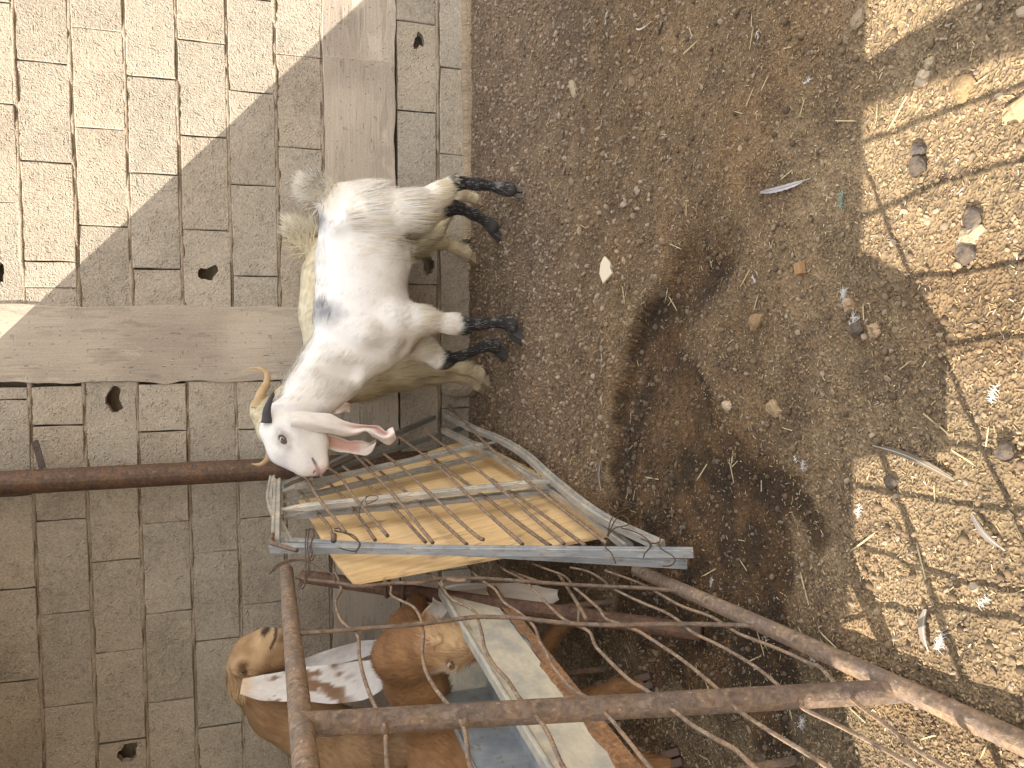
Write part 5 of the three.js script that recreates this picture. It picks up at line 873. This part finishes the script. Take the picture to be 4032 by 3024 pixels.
stone(2010, 138, 0.014, 0.012, 0.014, [0.95, 0.85, 0.66], 'small round pale stone near the sunlit chalky stone', 13, 0.4);
stone(1855, 45, 0.02, 0.014, 0.026, [0.66, 0.56, 0.44], 'grey-brown stone in the shade near the picture edge', 15, 0.9);
stone(1836, 660, 0.02, 0.015, 0.016, [0.95, 0.72, 0.52], 'pinkish stone under the largest white feather tuft', 16, 0.4);
stone(1890, 714, 0.017, 0.013, 0.02, [0.95, 0.76, 0.55], 'pinkish stone just inside the shadow edge', 17, 0.1);
stone(1348, 563, 0.014, 0.009, 0.014, [0.95, 0.8, 0.6], 'small buff stone beside the white tile shard', 18, 0.4);
stone(1255, 640, 0.012, 0.012, 0.01, [0.9, 0.72, 0.5], 'orange-tan pebble in front of the white goat\'s fore hooves', 19, 0.4);
function clod(dx, dy, r, label, seed) { const p = lie(dx, dy); const m = mesh('dung_clod', rock(seed, r, r * 0.8, r * 1.05, 0.4, 3), std({ map: rustC, bumpMap: rustB, bumpScale: 0.002, color: new THREE.Color().setRGB(0.75, 0.85, 0.95) })); m.position.set(p.x, p.y + r * 0.5, p.z); tag(m, label, 'dung', 'dung clods'); }
clod(2108, 470, 0.0145, 'dark dung clod beside the flaky white stone, nearer the picture top', 1); clod(2095, 548, 0.0135, 'dark dung clod beside the flaky white stone, nearer the picture bottom', 2); clod(1990, 358, 0.0135, 'dark round dung clod in the middle of the sunlit strip', 3); clod(1990, 325, 0.011, 'small dung clod touching the round one in the sunlit strip', 4); clod(1930, 1042, 0.011, 'dark dung ball in the sun beside the long feather', 5); clod(1855, 712, 0.012, 'dark dung ball in the shade beside the pinkish stones', 6); clod(2180, 975, 0.013, 'brown dung ball alone in the sun near the picture edge', 7);
{ // shard of white tile and a chip of wood
  const n = v3(0.05, 0.98, 0.15).normalize(), p0 = lie(1311, 585), shp = [[640, 20], [672, 55], [687, 130], [632, 190], [610, 130], [618, 60]].map(([x, y]) => onPl((2000 + x * 0.6027) / K, (1000 + y * 0.6027) / K, { p: v3(p0.x, p0.y + 0.008, p0.z), n }));
  tag(mesh('tile_shard', plate(shp.reverse(), n, 0.006), std({ color: new THREE.Color().setRGB(0.68, 0.58, 0.42), roughness: 0.5 })), 'pale six-sided tile shard lying in front of the wet patch', 'tile');
  const w = lie(1735, 580, 0.008), g = new THREE.BoxGeometry(0.022, 0.012, 0.017); g.rotateY(0.2); const m = mesh('wood_chip', g, tint(plyMat, 0.5, 0.42, 0.38)); m.position.copy(w); tag(m, 'small orange-brown chip of wood on the shaded soil', 'wood');
}
// a lump of block standing at the foot of the wall behind the cream goat's fore legs
{ const p = atZ(1000, 838, 0.085); const g = rock(22, 0.045, 0.095, 0.055, 0.14, 3); const m = mesh('broken_block', g, blockMats[3]); m.position.set(p.x, 0.07, 0.085); tag(m, 'broken piece of block at the wall foot behind the cream goat\'s fore legs', 'block'); }
// flight feathers: curved vane with a quill
function feather(a, b, w, cols, label, bend = 0.1, lift = 0.006) {
  const p = lie(...a, lift), r = lie(...b, lift), d = r.clone().sub(p), L = d.length(), t = d.clone().normalize(), s = v3(-t.z, 0, t.x), g = thing('feather', label, 'feather', v3(p.x, 0, p.z), 'fallen feathers'), n = 22, pos = [], col = [], idx = [];
  const mid = (u) => p.clone().addScaledVector(d, u).addScaledVector(s, 0.5 * bend * L * Math.sin(u * Math.PI)).add(v3(0, 0.006 * Math.sin(u * Math.PI), 0));
  for (let i = 0; i <= n; i++) { const u = i / n, ww = 0.75 * w * Math.pow(Math.sin(Math.PI * clamp(0.06 + u * 0.90)), 0.55) * (u > 0.84 ? (1 - u) / 0.16 : 1) + 0.0005, c = mixc(cols[0], cols[1], clamp(u * 1.1 + 0.3 * (noise3(u * 20, 1, 4) - 0.5))), P0 = mid(u); for (const k of [-0.38, 0, 0.62]) for (const y of [0.0006, -0.0006]) { const q = P0.clone().addScaledVector(s, k * ww * (1 + 0.08 * Math.sin(i * 2.3))); pos.push(q.x, q.y + y + 0.0035 * Math.abs(k), q.z); col.push(...c.map((e) => e * (k ? 0.95 : 1.1))); } }
  for (let i = 0; i < n; i++) for (let k = 0; k < 2; k++) for (let y = 0; y < 2; y++) { const o = i * 6 + k * 2 + y; y ? idx.push(o, o + 6, o + 2, o + 2, o + 6, o + 8) : idx.push(o, o + 2, o + 6, o + 2, o + 8, o + 6); }
  part('vane', geoFrom(pos, idx, null, col), furMat, g); const qp = []; for (let i = 0; i <= 12; i++) qp.push(mid(i / 12 * 1.05).add(v3(0, 0.0012, 0))); part('quill', tube(qp, (l, T) => 0.0007 + 0.0006 * l / T, 6), std({ color: new THREE.Color().setRGB(0.42, 0.38, 0.31), roughness: 0.6 }), g);
}
feather([1650, 415], [1752, 388], 0.014, [[0.30, 0.265, 0.27], [0.5, 0.46, 0.45]], 'grey-lilac feather with a white base lying in the shade', 0.06);
feather([2068, 1036], [1900, 964], 0.015, [[0.21, 0.16, 0.11], [0.17, 0.13, 0.09]], 'long brown feather lying across the shadow step in the sun', 0.1);
feather([1306, 985], [1328, 1054], 0.014, [[0.10, 0.08, 0.07], [0.2, 0.17, 0.15]], 'dark brown feather beside the wet patch near the plywood', 0.08);
feather([2008, 1315], [2012, 1402], 0.016, [[0.26, 0.21, 0.17], [0.2, 0.16, 0.125]], 'ragged barred feather standing out beside the bottom pipe', 0.05);
feather([2110, 1110], [2175, 1185], 0.012, [[0.24, 0.2, 0.18], [0.19, 0.16, 0.13]], 'narrow grey feather lying along the shadow of a bar', 0.05);
feather([1380, 62], [1412, 48], 0.006, [[0.7, 0.64, 0.55], [0.6, 0.5, 0.38]], 'small curled pale feather on the gravel near the picture top', 0.25);
// tufts of white down
function down(dx, dy, size, label, seed, n = 44, col = [0.66, 0.62, 0.56]) {
  const p = lie(dx, dy, 0.004), R = rng(seed * 31 + 5), pos = [], c = [], idx = [], a0 = R() * 6.28, ax = v3(Math.cos(a0), 0, Math.sin(a0));
  for (let i = 0; i < n; i++) { let q = ax.clone().multiplyScalar((R() - 0.5) * size * 1.1), a = R() * 6.28, d = v3(Math.cos(a), 0.15 + R() * 0.6, Math.sin(a)).addScaledVector(ax, 0.4).normalize(), L = size * (0.2 + 0.42 * R()), sd = v3(-d.z, 0, d.x).normalize(), b = pos.length / 3, k = 0.75 + 0.3 * R(); for (let g = 0; g <= 3; g++) { const w = 0.0008 * (1 - g / 3.4); for (const e of [-1, 1]) { pos.push(q.x + sd.x * w * e, q.y, q.z + sd.z * w * e); c.push(...col.map((m) => m * k)); } d.add(v3((R() - 0.5) * 0.8, -0.25, (R() - 0.5) * 0.8)).normalize(); q = q.clone().addScaledVector(d, L / 3); if (q.y < -0.002) q.y = -0.002; } for (let g = 0; g < 3; g++) { const o = b + g * 2; idx.push(o, o + 1, o + 2, o + 1, o + 3, o + 2); } }
  const m = mesh('down_tuft', geoFrom(pos, idx, null, c), furMat); m.position.copy(p); tag(m, label, 'feather', 'tufts of down');
}
[[1828, 648, 0.032, 'largest tuft of white down, on the pinkish stone in the shade', 60], [1848, 705, 0.03, 'tangled down with a long thread beside the pinkish stones', 44], [1301, 864, 0.02, 'white down tuft at the near edge of the wet patch', 36], [1162, 523, 0.022, 'white down tuft below the white goat\'s hind hooves', 34], [1640, 76, 0.016, 'white down tuft caught on a dark straw near the picture top', 22], [1312, 40, 0.028, 'frayed white down strip on the gravel at the picture top', 30], [1747, 177, 0.016, 'white down tuft on the shaded soil between the grey-lilac feather and the picture top', 26], [1250, 914, 0.016, 'pale down fluff between the gate and the wet patch', 22], [1738, 1005, 0.017, 'cottony down tuft on the shaded soil past the tan stones', 34], [1722, 992, 0.012, 'tiny pinkish-white down tuft next to the cottony one', 24], [1858, 1103, 0.022, 'white down tuft at the shadow edge near the bottom pipe', 34], [2149, 850, 0.02, 'bright white fan of down in the sun', 40], [2034, 1385, 0.03, 'silvery down heap beside the ragged barred feather', 50], [2128, 1300, 0.02, 'wispy down in the sun near the picture edge', 26], [1100, 580, 0.018, 'white down scrap in front of the white goat\'s belly', 24], [1632, 603, 0.014, 'white down scrap beside the wood chip', 26], [1658, 1390, 0.016, 'pale down scrap inside the pen', 20], [1760, 1425, 0.022, 'blue-white down feather under the fence bars', 34], [1540, 1258, 0.022, 'curled white down by the end of the bottom pipe', 24], [1255, 1110, 0.012, 'white fleck of down beside the plywood corner', 16], [1735, 1560, 0.03, 'grey-white fluff lying in the pen beyond the post', 40], [2085, 520, 0.012, 'white fluff stuck on the flaky stone', 18], [1840, 700, 0.01, 'little white tuft by the dark dung ball', 16]].forEach(([x, y, s, l, n], i) => down(x, y, s, l, i + 1, n));
down(1822, 432, 0.026, 'tangle of green and white string in the shade', 99, 46, [0.26, 0.36, 0.27]);

renderer.render(scene, camera);
